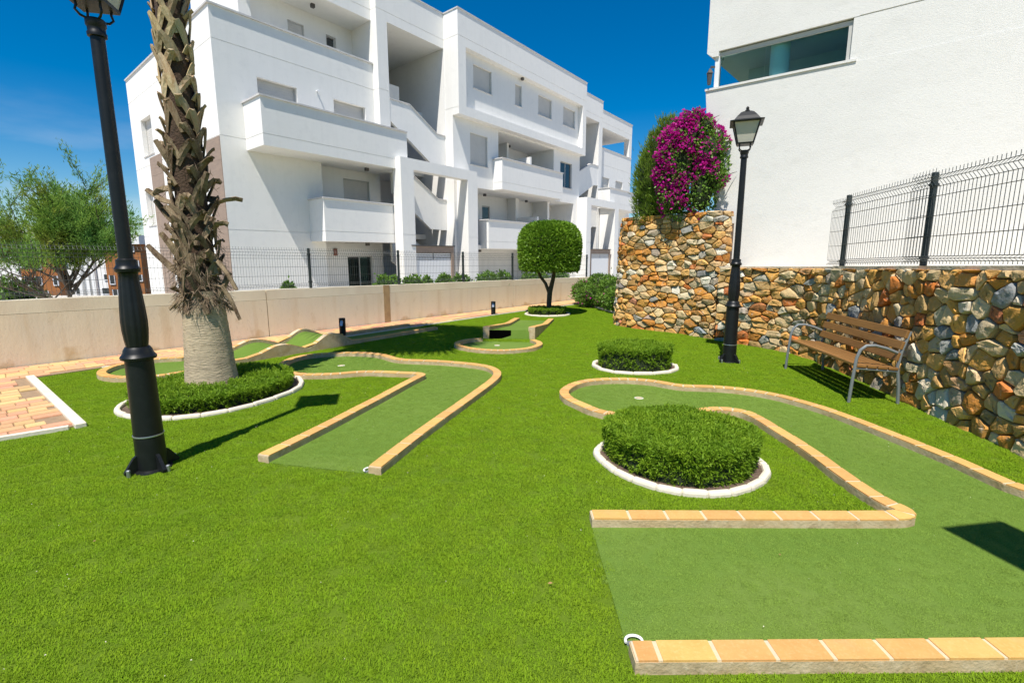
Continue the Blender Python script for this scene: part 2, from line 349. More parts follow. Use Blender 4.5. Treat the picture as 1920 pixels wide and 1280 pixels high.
# ------------------------------------------------------------------ mini-golf lanes
KH, KW = .064, .105
lanes_poly = []; kerb_lines = []
def kerb(parent, pts, hfun=None, w=KW, tile=.226, base=-.02, close=False):
    """rendered concrete kerb with a row of tiles on top; pts = smoothed centre line"""
    P = [Vector((p[0], p[1])) for p in pts]
    cum = [0]
    for a, b in zip(P[:-1], P[1:]): cum.append(cum[-1]+(b-a).length)
    L = cum[-1]
    def at(s):
        s = max(0, min(L, s)); i = 0
        lo, hi = 0, len(cum)-2
        while lo < hi:
            md = (lo+hi+1)//2
            if cum[md] <= s: lo = md
            else: hi = md-1
        i = lo; t = (s-cum[i])/max(1e-9, cum[i+1]-cum[i]); p = P[i].lerp(P[i+1], t)
        e = .03; 
        return p, i
    def frame(s):
        p, _ = at(s); a, _ = at(s-.03); b, _ = at(s+.03); d = (b-a); d = d.normalized() if d.length > 1e-6 else Vector((1, 0)); return p, Vector((-d.y, d.x)), d
    hf = hfun or (lambda s, L: KH)
    def section(s0, s1, wd, za, zb, k):
        vs, fs = [], []
        for i in range(k+1):
            s = s0+(s1-s0)*i/k; p, nn, _ = frame(s); h = hf(s, L)
            for sg, z in ((1, za), (-1, za), (-1, h+zb), (1, h+zb)):
                q = p+nn*wd/2*sg; vs.append((q.x, q.y, z if z == za and za == base else (h+za if z == za else z)))
        for i in range(k):
            o_ = 4*i
            for j in range(4): fs.append((o_+j, o_+(j+1)%4, o_+4+(j+1)%4, o_+4+j))
        fs.append((0, 1, 2, 3)[::-1]); fs.append(tuple(4*k+j for j in (0, 1, 2, 3)))
        return vs, fs
    k = max(2, int(L/.05)); mb = M(); mb.add(*section(0, L, w, base, -.010, k)); obj('kerb_body', mb, 'kerb_concrete', parent)
    mb = M(); mb.add(*section(.004, L-.004, w-.006, -.011, -.0035, k)); obj('mortar_bed', mb, 'mortar', parent)
    s = .004
    while s < L-.03:
        # shorter tiles round the bends
        _, _, d0 = frame(s); _, _, d1 = frame(min(L, s+.2)); t = tile if d0.dot(d1) > .985 else tile*.5
        e = min(s+t*random.uniform(.95, 1.05), L-.004)
        if L-.004-e < .05: e = L-.004
        mb = M(); kk = 1 if d0.dot(d1) > .999 else 3
        dz = random.uniform(-.0012, .0012)
        mb.add(*section(s+.009, e-.009, w-random.uniform(.0, .005), -.0105+dz, dz, kk)); obj('brick', mb, 'kerb_tile', parent)
        s = e
    return P
def lane_turf(parent, poly, z=.006, name='putting_turf'):
    poly = [(p[0], p[1]) for p in poly]
    lanes_poly.append(poly)
    return obj(name, M().prism(poly, z-.012, z), 'lane_turf', parent)
def cup(parent, x, y, z=.006, r=.05):
    mb = M(); k = 20
    vs = [(x+rr*math.cos(2*PI*i/k), y+rr*math.sin(2*PI*i/k), zz) for rr, zz in ((r, z+.002), (r*.86, z+.004), (r*.84, z+.001)) for i in range(k)]
    fs = [(a*k+i, a*k+(i+1)%k, (a+1)*k+(i+1)%k, (a+1)*k+i) for a in range(2) for i in range(k)]
    mb.add(vs, fs); c = obj('hole_cup', mb, 'cup_white', parent)
    mb = M(); mb.add([(x+r*.85*math.cos(2*PI*i/k), y+r*.85*math.sin(2*PI*i/k), z+.0015) for i in range(k)], [tuple(range(k))]); obj('cup_floor', mb, 'kerb_concrete', c)  # flat disc, its darker colour stands in for shade inside the hole
def q3(x, y): return g(460+.3125*x, 560+.3125*y, KH)
# lane A: doglegged lane by the palm
laneA = thing('golf_lane', 'doglegged mini-golf lane with tiled kerbs and a rounded end beside the palm', 'golf lane', (*q3(430, 900), 0), 'mini-golf lanes on the lawn')
Apts = [q3(*p) for p in ((105,935),(300,842),(490,748),(700,640),(850,563),(985,490),(1046,462),(1062,452),(1040,444),(960,441),(850,436),(740,433),(650,437),(560,446),(430,452),(310,449),(240,432),(212,408),(228,380),(285,352),(370,335),(500,324),(640,320),(760,324),(830,335),(880,352),(930,362),(1000,366),(1150,370),(1300,382),(1400,393),(1470,407),(1512,432),(1512,458),(1472,497),(1400,548),(1300,620),(1200,688),(1110,752),(1000,832),(900,908),(775,1006))]
Apts = [Vector(p) for p in Apts]
Aline = smooth_path(Apts, 2); kerb_lines.append(kerb(laneA, Aline)); lane_turf(laneA, Aline[::2]+[Aline[-1]])
cup(laneA, *g(640, 686))
# lane B: big doglegged lane at the right
laneB = thing('golf_lane', 'large mini-golf lane turning round the big hedge bed in the right foreground', 'golf lane', (*g(1400, 1050), 0), 'mini-golf lanes on the lawn')
Bpx = [(1108,963),(1250,963.5),(1400,964),(1550,964.5),(1650,964.5),(1690,964),(1702,960),(1690,951),(1662,940),(1618,913),(1570,880),(1532,851),(1495,827),(1456,803),(1425,783),(1398,770.5),(1372,766),(1345,764.5),(1318,767),(1250,776),(1180,778),(1125,771),(1093,758),(1066,746),(1056,735),(1061,727),(1080,717),(1106,711.5),(1146,709),(1186,709.5),(1226,713),(1252,718),(1276,722),(1305,723),(1345,724),(1398,729),(1452,738),(1491,748),(1530,759),(1569,772),(1625,793),(1681,815),(1737,837),(1794,860),(1850,885),(1920,916)]
Bl = [Vector(g(x, y, KH)) for x, y in Bpx]
tail = [(2.9, 3.05), (2.98, 2.6), (2.98, 2.0), (2.93, 1.86), (2.8, 1.795), (2.4, 1.79), (1.5, 1.785), (.49, 1.78)]
last = Bl[-1]; tail = [(last.x+.33, last.y-.42), (last.x+.55, last.y-.85), (last.x+.55, 2.05), (last.x+.5, 1.88), (last.x+.35, 1.775), (2.6, 1.765), (1.6, 1.755), (.475, 1.745)]
Bline = smooth_path(Bl+[Vector(t) for t in tail], 2); kerb_lines.append(kerb(laneB, Bline)); lane_turf(laneB, Bline[::2]+[Bline[-1]])
cup(laneB, *g(1198, 747))
# lane C: ramp lane in the distance with a round catcher
laneC = thing('golf_lane', 'short mini-golf ramp lane dropping into a small round green in the distance', 'golf lane', (-.25, 9.2, 0), 'mini-golf lanes on the lawn')
Cc = [q3(*p) for p in ((1722,243),(1760,256),(1770,272),(1715,293),(1600,305),(1500,307),(1385,300),(1290,284),(1263,268),(1290,252),(1350,240),(1420,236))]
Cline = smooth_path(Cc, 2); kerb_lines.append(kerb(laneC, Cline, tile=.2)); lane_turf(laneC, Cline)
fl, fr, bl_, br = Vector((-.50, 9.62)), Vector((.38, 9.55)), Vector((.13, 12.35)), Vector((.96, 12.2))
hC = lambda s, L: .235-.165*min(1, max(0, (s-.05)/(L*.62)))
for a, b in ((fl, bl_), (fr, br)):
    kerb_lines.append(kerb(laneC, [a.lerp(b, t/12) for t in range(13)], hC, w=.13, tile=.22))
mb = M(); K = 14; vs = []
for i in range(K+1):
    t = i/K; z = .17-.16*min(1, t/.62)
    for a, b, o_ in ((fl, bl_, .05), (fr, br, -.05)):
        p = a.lerp(b, t); vs.append((p.x+o_, p.y+.02, z))
mb.add(vs, [(2*i, 2*i+1, 2*i+3, 2*i+2) for i in range(K)])
mb.add([(fl.x+.05, fl.y+.02, .17), (fr.x-.05, fr.y+.02, .17), (fr.x-.05, fr.y-.03, .0), (fl.x+.05, fl.y-.03, .0)], [(0, 3, 2, 1)])
obj('ramp_turf', mb, 'lane_turf', laneC)
obj('black_panel', M().box(fl.x+.06, fl.x+.48, fl.y-.05, fl.y+.03, .008, .165), 'black', laneC); lanes_poly.append([tuple(fl), tuple(fr), tuple(br), tuple(bl_)])  # plain black panel added over the left half of the drop face
cup(laneC, *g(932, 648))
# lane D: humped lane between palm and path
laneD = thing('golf_lane', 'humped mini-golf lane with wavy side kerbs behind the palm', 'golf lane', (-4.0, 7.9, 0), 'mini-golf lanes on the lawn')
dD = Vector((.58, .815)).normalized(); nD = Vector((-dD.y, dD.x)); oD = Vector((-4.32, 7.05))
LD, WD = 4.6, .86
def hump(s):
    z = 0
    for c0, hw, hh in ((1.05, .55, .13), (1.98, .52, .20)):
        if abs(s-c0) < hw: z += hh*.5*(1+math.cos(PI*(s-c0)/hw))
    return z
for nn in (0, WD):
    pts = [oD+dD*(LD*i/70)+nD*nn for i in range(71)]
    kerb_lines.append(kerb(laneD, pts, lambda s, L: .065+hump(s), tile=.24))
mb = M(); vs = []
for i in range(93):
    s = LD*i/92
    for nn in (.05, WD-.05): p = oD+dD*s+nD*nn; vs.append((p.x, p.y, .008+hump(s)))
mb.add(vs, [(2*i, 2*i+2, 2*i+3, 2*i+1) for i in range(92)]); obj('humped_turf', mb, 'lane_turf', laneD, True)
q = oD+dD*LD; lanes_poly.append([tuple(oD), tuple(q), tuple(q+nD*WD), tuple(oD+nD*WD)])
cD = oD+nD*(WD/2)-dD*.52; Dc = []
for i in range(17):
    a = R(40)+R(280)*i/16; p = cD+dD*(.62*math.cos(a))+nD*(.66*math.sin(a)); Dc.append(p)
Dline = smooth_path([oD+nD*WD]+Dc+[oD], 1); kerb_lines.append(kerb(laneD, Dline, lambda s, L: .065, tile=.22)); lane_turf(laneD, Dline)
cup(laneD, *(cD-dD*.1))
# small plastic hole number clips by the tees
def clip(loc, rz, label):
    t = thing('tee_clip', label, 'clip', (*loc, 0), 'clear plastic tee clips', rz)
    mb = M(); k = 10
    pts = [(-.035, 0, .02)]+[(.035*math.cos(PI-PI*i/k)*1.0, .028*math.sin(PI*i/k)+.01, .022) for i in range(k+1)]+[(.035, 0, .02)]
    mb.tube(pts, .006, 6); obj('rim', mb, 'cup_white', t, True, local=True); obj('plate', M().box(-.03, .03, -.005, .02, .006, .012), 'silver_band', t, local=True)
clip(g(1190, 1196, .04), 0, 'clear plastic clip behind the near kerb end of the big lane')
clip(g(692, 878, .03), R(50), 'clear plastic clip at the kerb end of the lane beside the palm')

# ------------------------------------------------------------------ white apartment block (own frame: u along the front, n out of it, z up)
BX, BY = -9.692, 17.546; BU = (math.sin(R(35.88)), math.cos(R(35.88))); BN = (.744, -.668)
def bw(u, n, z): return (BX+BU[0]*u+BN[0]*n, BY+BU[1]*u+BN[1]*n, z)
def csg(ops):
    """union / difference of boxes on a shared grid -> closed surface"""
    ax = [sorted({round(v, 4) for o in ops for v in o[1+2*i:3+2*i]}) for i in range(3)]
    idx = [{v: i for i, v in enumerate(a)} for a in ax]
    sol = np.zeros([len(a)-1 for a in ax], bool)
    for o in ops:
        s = [slice(idx[i][round(o[1+2*i], 4)], idx[i][round(o[2+2*i], 4)]) for i in range(3)]; sol[s[0], s[1], s[2]] = o[0] > 0
    pad = np.pad(sol, 1); mb = M(); vid = {}
    def vert(i, j, k):
        if (i, j, k) not in vid: vid[(i, j, k)] = len(mb.v); mb.v.append(bw(ax[0][i], ax[1][j], ax[2][k]))
        return vid[(i, j, k)]
    corner = {0: ((0,0,0),(0,1,0),(0,1,1),(0,0,1)), 1: ((0,0,0),(0,0,1),(1,0,1),(1,0,0)), 2: ((0,0,0),(1,0,0),(1,1,0),(0,1,0))}
    for a in range(3):
        for sg in (0, 1):
            sh = [slice(1, -1)]*3; sh[a] = slice(2, None) if sg else slice(0, -2)
            for i, j, k in np.argwhere(sol & ~pad[tuple(sh)]):
                q = []
                for c in corner[a]:
                    c = list(c); c[a] = sg; q.append(vert(i+c[0], j+c[1], k+c[2]))
                mb.f.append(tuple(q if not sg else q[::-1]))
    return mb
def fbox(u0, u1, n0, n1, z0, z1):
    mb = M(); mb.hexa([bw(u0,n1,z0), bw(u1,n1,z0), bw(u1,n0,z0), bw(u0,n0,z0)], [bw(u0,n1,z1), bw(u1,n1,z1), bw(u1,n0,z1), bw(u0,n0,z1)]); return mb
def fprism(poly, n0, n1):
    mb = M(); k = len(poly); vs = [bw(u, n1, z) for u, z in poly]+[bw(u, n0, z) for u, z in poly]
    fs = []
    for t in tessellate_polygon([[Vector((u, z, 0)) for u, z in poly]]): fs += [tuple(t), tuple(i+k for i in t[::-1])]
    fs += [(i, (i+1)%k, (i+1)%k+k, i+k) for i in range(k)]
    mb.add(vs, fs); return mb
apt = thing('apartment_building', 'white modern apartment block with stepped balconies behind the concrete wall', 'building', bw(0, 0, -.545))
def groove(u0, u1, n, z, d=.018, h=.022): return (-1, u0, u1, n-d, n+.01, z-h/2, z+h/2)
def grooven(u, n0, n1, z, d=.018, h=.022): return (-1, u-.01, u+d, n0, n1, z-h/2, z+h/2)
def window(u0, u1, n, z0, z1, kind='shutter', depth=.2, sill=True, axis='u'):
    """frame, shutter or panes set back in the opening of plane n"""
    b = (lambda a0, a1, d0, d1, za, zb: fbox(a0, a1, n-d1, n-d0, za, zb)) if axis == 'u' else (lambda a0, a1, d0, d1, za, zb: fbox(n+d0, n+d1, a0, a1, za, zb))
    t = .05; mb = M()
    for q in ((u0+.002, u1-.002, z1-t, z1-.002), (u0+.002, u1-.002, z0+.002, z0+t), (u0+.002, u0+t, z0+t, z1-t), (u1-t, u1-.002, z0+t, z1-t)):
        x = b(q[0], q[1], depth-.03, depth+.04, q[2], q[3]); mb.add(x.v, x.f)
    w = obj('window', mb, 'window_frame', apt)
    if kind == 'shutter':
        mb = M(); z = z0+t; hgt = (z1-t-z0-t)/max(4, int((z1-z0)/.09))
        while z < z1-t-.01:
            x = b(u0+t, u1-t, depth-.01, depth+.02, z+.004, min(z+hgt, z1-t)); mb.add(x.v, x.f); z += hgt
        x = b(u0+t, u1-t, depth+.005, depth+.018, z0+t, z1-t); mb.add(x.v, x.f)
        obj('shutter', mb, 'shutter', w)
    else:
        um = (u0+u1)/2; k = 2 if u1-u0 > .8 else 1
        for i in range(k):
            a, c = u0+t+(u1-u0-2*t)*i/k, u0+t+(u1-u0-2*t)*(i+1)/k
            x = b(a+.03, c-.03, depth+.01, depth+.02, z0+t+.03, z1-t-.03); obj('pane', x, 'window_glass' if kind == 'clear' else 'dark_glass', w)
            mb = M()
            for q in ((a, a+.03, z0+t, z1-t), (c-.03, c, z0+t, z1-t)):
                x = b(q[0], q[1], depth, depth+.03, q[2], q[3]); mb.add(x.v, x.f)
            obj('sash', mb, 'window_frame', w)
    if sill:
        obj('sill', b(u0-.04, u1+.04, -.035, depth-.035, z0-.035, z0-.001), 'coping', w)
    return w
def cope(u0, u1, n0, n1, z, name='coping', t=.06): return obj(name, fbox(u0, u1, n0, n1, z+.002, z+t), 'coping', apt)
def downlight(u, n, z): return obj('ceiling_lamp', fbox(u-.07, u+.07, n-.07, n+.07, z-.13, z-.002), 'dark_fitting', apt)
# block 1
ops = [(1,0,6.5,-11,0,-.5,9.5), (-1,.16,6.5,-6,-.16,8.6,9.5), (1,1.95,6.5,-6,-1.5,8.6,12.7), (1,1.5,1.95,-6,-1.25,8.6,12.7), (1,1.5,6.5,-6,0,11.2,12.7),
       (-1,1.42,2.92,-.3,0,6.3,7.69), (-1,4.48,6.02,-.3,0,6.3,7.69), (-1,3.75,6.5,-.6,0,2.3,5.17), (-1,3.75,6.5,-.6,0,-.5,2.12),
       (-1,3.5,4.2,-1.7,-1.5,8.75,10.65), (-1,5.2,5.68,-1.7,-1.5,10.0,10.66),
       (-1,5.1,6.45,-.8,-.6,2.35,4.8), (-1,5.1,6.48,-.8,-.6,-.5,1.55),
       (-1,0,.25,-9.3,-7.7,5.95,7.5), (-1,0,.25,-9.9,-8.7,2.95,4.47),
       groove(0,6.5,0,8.5), groove(0,6.5,0,5.53), groove(0,3.75,0,2.46), groove(1.5,6.5,0,11.6), grooven(0,-11,0,8.5), grooven(0,-11,0,5.53), grooven(0,-11,0,2.46)]
obj('wall', csg(ops), 'white_stucco', apt)
window(1.42, 2.92, 0, 6.3, 7.69); window(4.48, 6.02, 0, 6.3, 7.69); window(3.5, 4.2, -1.5, 8.75, 10.65, depth=.1, sill=False); window(5.2, 5.68, -1.5, 10.0, 10.66, 'glass', .1, False)
window(5.1, 6.45, -.6, 2.35, 4.8, depth=.1, sill=False)
window(-9.3, -7.7, 0, 5.95, 7.5, axis='n'); window(-9.9, -8.7, 0, 2.95, 4.47, axis='n')
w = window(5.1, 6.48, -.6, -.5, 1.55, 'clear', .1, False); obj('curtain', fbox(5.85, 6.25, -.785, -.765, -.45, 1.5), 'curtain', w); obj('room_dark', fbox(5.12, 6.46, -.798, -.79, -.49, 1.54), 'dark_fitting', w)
obj('alarm_box', fbox(4.42, 4.58, -.598, -.54, 1.58, 1.86), 'red_sign', apt)
cope(-.05, 6.5, -.19, .06, 9.5); cope(-.05, .19, -11, -.19, 9.5); cope(1.47, 6.5, -.2, .03, 12.7); cope(1.95, 6.5, -6, -5.8, 12.7)
for a, b, zt in ((-1.37, -.0, 5.5), (-8.5, -6.7, 5.8)):
    k = 8
    for i in range(k):
        obj('cladding_panel', fbox(-.022, -.002, a+.01, b-.01, -.5+(zt+.5)*i/k+.006, -.5+(zt+.5)*(i+1)/k), 'cladding', apt)
downlight(4.2, -.7, 11.2); downlight(5.6, .5, 5.17); downlight(5.6, .3, 2.12)
def balcony(u0, u1, n0, n1, z0, zf, z1, openleft=False):
    t = .13; ops = [(1,u0,u1,n0,n1,z0,z1), (-1,u0+t,u1-t,n0,n1-t,zf,z1), groove(u0,u1,n1,z0+.37), grooven(u0,n0+.002,n1,z0+.37)]
    b = obj('balcony', csg(ops), 'white_stucco', apt)
    mb = M()
    for q in ((u0-.05, u1+.0, n1-t-.02, n1+.06), (u0-.05, u0+t+.02, n0+.002, n1-t-.02)):
        x = fbox(*q, z1+.002, z1+.055); mb.add(x.v, x.f)
    obj('balcony_cap', mb, 'coping', b); return b
balcony(.86, 7.15, .002, 1.4, 5.16, 5.5, 6.68); balcony(3.1, 6.9, -.58, 1.15, 2.12, 2.4, 3.68)
# antenna bracket on the wall
mb = M(); mb.tube([bw(3.75, .002, 7.78), bw(3.75, .18, 7.78)], .03, 8); obj('flue_pipe', mb, 'white_metal', apt)
# stair tower 1
def tower(u0, u1, mirror, top):
    f = (lambda a: a) if not mirror else (lambda a: u0+u1-a)
    s = lambda *q: tuple(sorted(q))
    def rg(a, b): return s(f(a), f(b))
    ol, orr = u0+.56, u1-.03
    ops = [(1,u0,u1,-6,.4,-.5,top), (-1,*rg(ol, orr),-4,.4,-.5,11.22), (1,*rg(ol, orr),-4,-1.3,5.55,5.8), (1,*rg(ol, orr),-4,-1.3,8.4,8.65), (1,*rg(ol, orr),-4,-1.3,2.4,2.65),
           (1,*rg(ol, ol+1.9),-1.45,-1.3,8.65,9.5), groove(u0, u1, .4, 11.6), (-1,*rg(ol+.3, ol+1.3),-4.2,-4,8.65,10.7), (-1,*rg(ol+1.6, ol+2.6),-4.2,-4,5.8,7.9)]
    if not mirror: ops += [(-1,6.5,7.3,-.6,.4,2.3,5.17), (-1,6.5,7.3,-.6,.4,-.5,2.12), grooven(u0,0,.4,11.6), grooven(u0,0,.4,8.5), groove(u0,ol,.4,8.5)]
    obj('wall', csg(ops), 'white_stucco', apt)
    a, b = rg(ol+.3, ol+1.3); obj('door', fbox(a, b, -4.15, -4.1, 8.65, 10.7), 'cladding', apt)
    for du, zz in ((1.9, 10.3), (2.5, 10.0), (2.5, 10.45)):
        a, b = rg(ol+du, ol+du+.14); obj('wall_fitting', fbox(a, b, -3.998, -3.95, zz, zz+.25), 'dark_fitting', apt)
    cope(u0, u1, -.1, .43, top)
    return f
tower(6.5, 10.5, False, 12.7)
def stair_parapet(poly, n0=.22, n1=.385, k=4):
    p = obj('stair_parapet', fprism(poly, n0, n1), 'white_stucco', apt)
    mb = M()
    for (a, za), (b, zb) in zip(poly[:k-1], poly[1:k]):
        x = fprism([(a, za+.004), (b, zb+.004), (b, zb+.05), (a, za+.05)][::-1], n0-.02, n1+.035); mb.add(x.v, x.f)
    obj('parapet_cap', mb, 'coping', p)
stair_parapet([(7.07,8.21),(8.2,8.21),(9.9,7.27),(10.46,7.27),(10.46,5.5),(10.15,5.5),(9.35,5.97),(7.96,6.8),(7.07,7.32)])
stair_parapet([(7.07,5.86),(8.29,5.18),(9.87,4.27),(10.46,4.25),(10.46,2.82),(9.36,2.84),(8.34,3.51),(7.07,4.3)])
stair_parapet([(7.07,2.9),(8.29,2.3),(9.87,1.4),(10.46,1.38),(10.46,-.4),(9.36,-.4),(8.34,.5),(7.07,1.3)], .0, .15)
# portal frames
def portal(u0, u1, cw, n0, n1, z0, z1, nb):
    ops = [(1,u0,u0+cw,n0,n1,-.5,z1), (1,u1-cw,u1,nb,n1,-.5,z1), (1,u0,u1,n1-.42,n1,z0,z1), groove(u0, u0+cw, n1, 2.46), groove(u1-cw, u1, n1, 2.46)]
    obj('portal', csg(ops), 'white_stucco', apt)
portal(6.46, 11.4, .72, 1.2, 1.76, 5.15, 5.6, .96)
# entrance box with louvred door
def entry(u0, u1, n0, n1, z1):
    e = obj('entrance_box', csg([(1,u0,u1,n0,n1,-.5,z1), (-1,u0+.2,u1-.16,n1-.12,n1,-.5,z1-.27)]), 'cladding', apt)
    obj('roof_slab', fbox(u0-.03, u1+.05, n0, n1+.05, z1+.002, z1+.05), 'dark_fitting', e)
    d = obj('door', fbox(u0+.22, u1-.18, n1-.1, n1-.06, -.5, z1-.6), 'white_metal', apt)
    um = (u0+u1)/2
    for a, b in ((u0+.22, um-.03), (um+.03, u1-.18)):
        for i in range(4):
            z = z1-.585+i*.075
            if b > a: obj('louvre_slat', fbox(a, b, n1-.1, n1-.06, z, z+.05), 'white_metal', d)
entry(6.95, 9.62, 1.0, 1.74, 1.98)
# block 2
ops = [(1,10.5,23.2,-8,1.4,8.18,12.7), (1,10.5,23.2,-8,.95,-.5,8.18), (-1,11.05,22.72,1.05,1.4,8.6,11.22)]
PW = ((11.95,13.42),(15.5,16.14),(17.83,19.33),(20.73,22.25))
ops += [(-1,a,b,.8,1.05,9.75,10.83) for a, b in PW]
ops += [(-1,14.08,19.8,-1.2,.95,5.25,8.1), (-1,11.75,13.15,.7,.95,6.13,7.63), (-1,20.62,22.15,.7,.95,5.95,7.55), (-1,12.3,22.45,-1.0,.95,2.12,5.02), (-1,12.3,22.45,-1.0,.95,-.5,1.9),
        (1,17.3,17.65,-1.0,-.3,2.12,5.02), (1,16.4,16.6,-1.2,-.3,5.25,8.1), (1,20.1,20.3,-1.0,.3,2.12,5.02), (1,18.4,18.6,-1.0,.2,-.5,1.9),
        (-1,14.8,15.55,-1.1,-1.0,2.4,4.45), (-1,21.0,22.2,-1.1,-1.0,2.4,4.45), (-1,13.0,14.4,-1.1,-1.0,-.5,1.45), (-1,14.3,15.2,-1.3,-1.2,5.3,7.4), (-1,17.4,18.6,-1.3,-1.2,5.3,7.4),
        groove(10.5,23.2,1.4,11.6), groove(10.5,12.3,.95,5.1), grooven(10.5,-1,1.4,11.6), grooven(10.5,-1,1.4,8.5)]
obj('wall', csg(ops), 'white_stucco', apt)
for i, (a, b) in enumerate(PW): window(a, b, 1.05, 9.75, 10.83, depth=.12)
window(11.75, 13.15, .95, 6.13, 7.63, depth=.1); window(20.62, 22.15, .95, 5.95, 7.55, 'glass', .1)
window(14.8, 15.55, -1.0, 2.4, 4.45, 'glass', .05, False); window(21.0, 22.2, -1.0, 2.4, 4.45, depth=.05, sill=False); window(13.0, 14.4, -1.0, -.5, 1.45, depth=.05, sill=False)
window(14.3, 15.2, -1.2, 5.3, 7.4, 'glass', .05, False); window(17.4, 18.6, -1.2, 5.3, 7.4, depth=.05, sill=False)
cope(10.47, 23.23, 1.2, 1.43, 12.7); cope(10.47, 10.7, -8, 1.2, 12.7)
balcony(13.6, 19.9, .952, 1.62, 5.03, 5.3, 6.58); balcony(12.55, 19.6, .2, 1.5, 1.93, 2.15, 3.38)
obj('balcony_screen', fbox(16.45, 16.6, -.3, 1.45, 5.3, 7.1), 'white_stucco', apt); obj('balcony_screen', fbox(17.4, 17.55, -.3, 1.35, 2.15, 3.85), 'white_stucco', apt)
for u, n, z in ((17.0, -.6, 8.1), (14.4, -.4, 5.02), (18.6, -.4, 5.02), (13.9, -.4, 1.9), (16, 1.2, 11.22)): downlight(u, n, z)
# stair tower 2 and block 3
tower(23.2, 27.6, True, 12.75)
stair_parapet([(23.25,6.95),(24.3,7.45),(25.81,8.12),(27.03,8.12),(27.03,6.75),(26.37,6.69),(24.39,5.79),(23.25,5.3)])
stair_parapet([(23.25,3.9),(24.3,4.4),(25.81,5.1),(27.03,5.1),(27.03,3.7),(26.37,3.7),(24.39,2.8),(23.25,2.3)])
portal(22.92, 28.1, .66, .96, 1.78, 4.97, 5.45, .45); entry(23.9, 27.2, .9, 1.6, 1.98)
ops = [(1,27.6,34,-7,0,-.5,9.7), (-1,27.75,33.84,-5.8,-.16,8.6,9.7), (1,27.6,34,-7,0,11.2,12.4), (1,33.5,34,-.5,0,9.7,11.2), (1,27.6,28.3,-7,0,8.6,11.2), (1,28.3,31.2,-7,-2.2,8.6,11.2), groove(27.6,34,0,11.6), groove(27.6,34,0,8.5),
       (-1,28.5,29.8,-.2,0,6.2,7.6), (-1,31,32.4,-.2,0,6.2,7.6)]
obj('wall', csg(ops), 'white_stucco', apt); window(28.5, 29.8, 0, 6.2, 7.6, depth=.1); window(31, 32.4, 0, 6.2, 7.6, depth=.1)
cope(27.6, 34.03, -.19, .035, 9.7); cope(27.6, 34.03, -.2, .035, 12.4)
balcony(27.2, 33.2, .002, 1.4, 5.1, 5.4, 6.5); downlight(28.9, -.6, 11.2)

# ------------------------------------------------------------------ white building at the right (own frame: w along the wall)
RD = (.767, -.641); RO = (4.05, 10.1); RN = (-.641, -.767)
def rw(w, n, z): return (RO[0]+RD[0]*w+RN[0]*n, RO[1]+RD[1]*w+RN[1]*n, z)
villa = thing('white_villa', 'rough white rendered building with a corner ribbon window above the stone wall', 'building', rw(0, 0, 1.35))
_bw = bw
def bw(u, n, z): return rw(u, n, z)
ops = [(1,-.08,12,-4,0,1.2,4.7), (1,-.42,12,-4.3,.0,5.38,8.5), (1,2.0,12,-4,-.004,4.7,5.38), (-1,2.0,12,-.02,0,5.37,5.388)]
obj('wall', csg(ops[1:4]), 'rough_white', villa)
# lower part: its free edge leans out towards the top
pl = [(.02, 1.2), (12, 1.2), (12, 4.7), (-.40, 4.7), (-.36, 4.3), (-.09, 2.5)]
obj('wall', fprism(pl, -4, .006), 'rough_white', villa)
obj('corner_roll', fprism([(-.42, 5.379), (-.32, 5.30), (-.2, 5.29), (-.2, 5.379)], -.3, 0), 'rough_white', villa)
win = obj('ribbon_window', fbox(-.2, 1.92, -.13, -.05, 5.29, 5.36), 'window_frame', villa)
obj('frame', fbox(-.27, -.19, -.14, -.04, 4.70, 5.379), 'white_metal', win); obj('frame', fbox(1.86, 1.92, -.13, -.05, 4.74, 5.29), 'window_frame', win); obj('frame', fbox(-.19, 1.86, -.13, -.05, 4.702, 4.745), 'white_metal', win)
for a, b in ((-.19, .60), (.605, 1.86)): obj('pane', fbox(a, b, -.1, -.09, 4.746, 5.288), 'villa_glass', win)
obj('sill', fbox(-.41, 2.02, -.3, .03, 4.702, 4.74), 'rough_white', win)
obj('reveal', fbox(1.925, 2.0, -.2, -.005, 4.745, 5.378), 'rough_white', villa)
# room column behind the glass
obj('room_back', fbox(-.04, 1.99, -1.5, -1.4, 4.70, 5.379), 'interior', villa)
mb = M(); cx, cy, _ = rw(.80, -.29, 0); mb.lathe([(.16, 4.7), (.16, 5.38)], 20, cx, cy); obj('round_column', mb, 'white_stucco', villa, True)
mb = M(); x, y, _ = rw(-.30, .02, 0); x -= .0
lampw = thing('wall_lantern', 'small dark wall lantern on the edge of the white rendered building', 'lantern', (x-.06, y, 4.95))
x += .02
obj('bracket', M().box(x-.05, x+.03, y-.015, y+.015, 5.10, 5.13), 'dark_fitting', lampw)
mb = M(); mb.hexa([(x-.085,y-.025,4.80),(x-.035,y-.025,4.80),(x-.035,y+.025,4.80),(x-.085,y+.025,4.80)], [(x-.10,y-.04,5.0),(x-.02,y-.04,5.0),(x-.02,y+.04,5.0),(x-.10,y+.04,5.0)]); obj('lantern_body', mb, 'dark_fitting', lampw)
mb = M(); mb.hexa([(x-.11,y-.05,5.002),(x-.01,y-.05,5.002),(x-.01,y+.05,5.002),(x-.11,y+.05,5.002)], [(x-.07,y-.01,5.09),(x-.05,y-.01,5.09),(x-.05,y+.01,5.09),(x-.07,y+.01,5.09)]); obj('lantern_roof', mb, 'dark_fitting', lampw)
bw = _bw

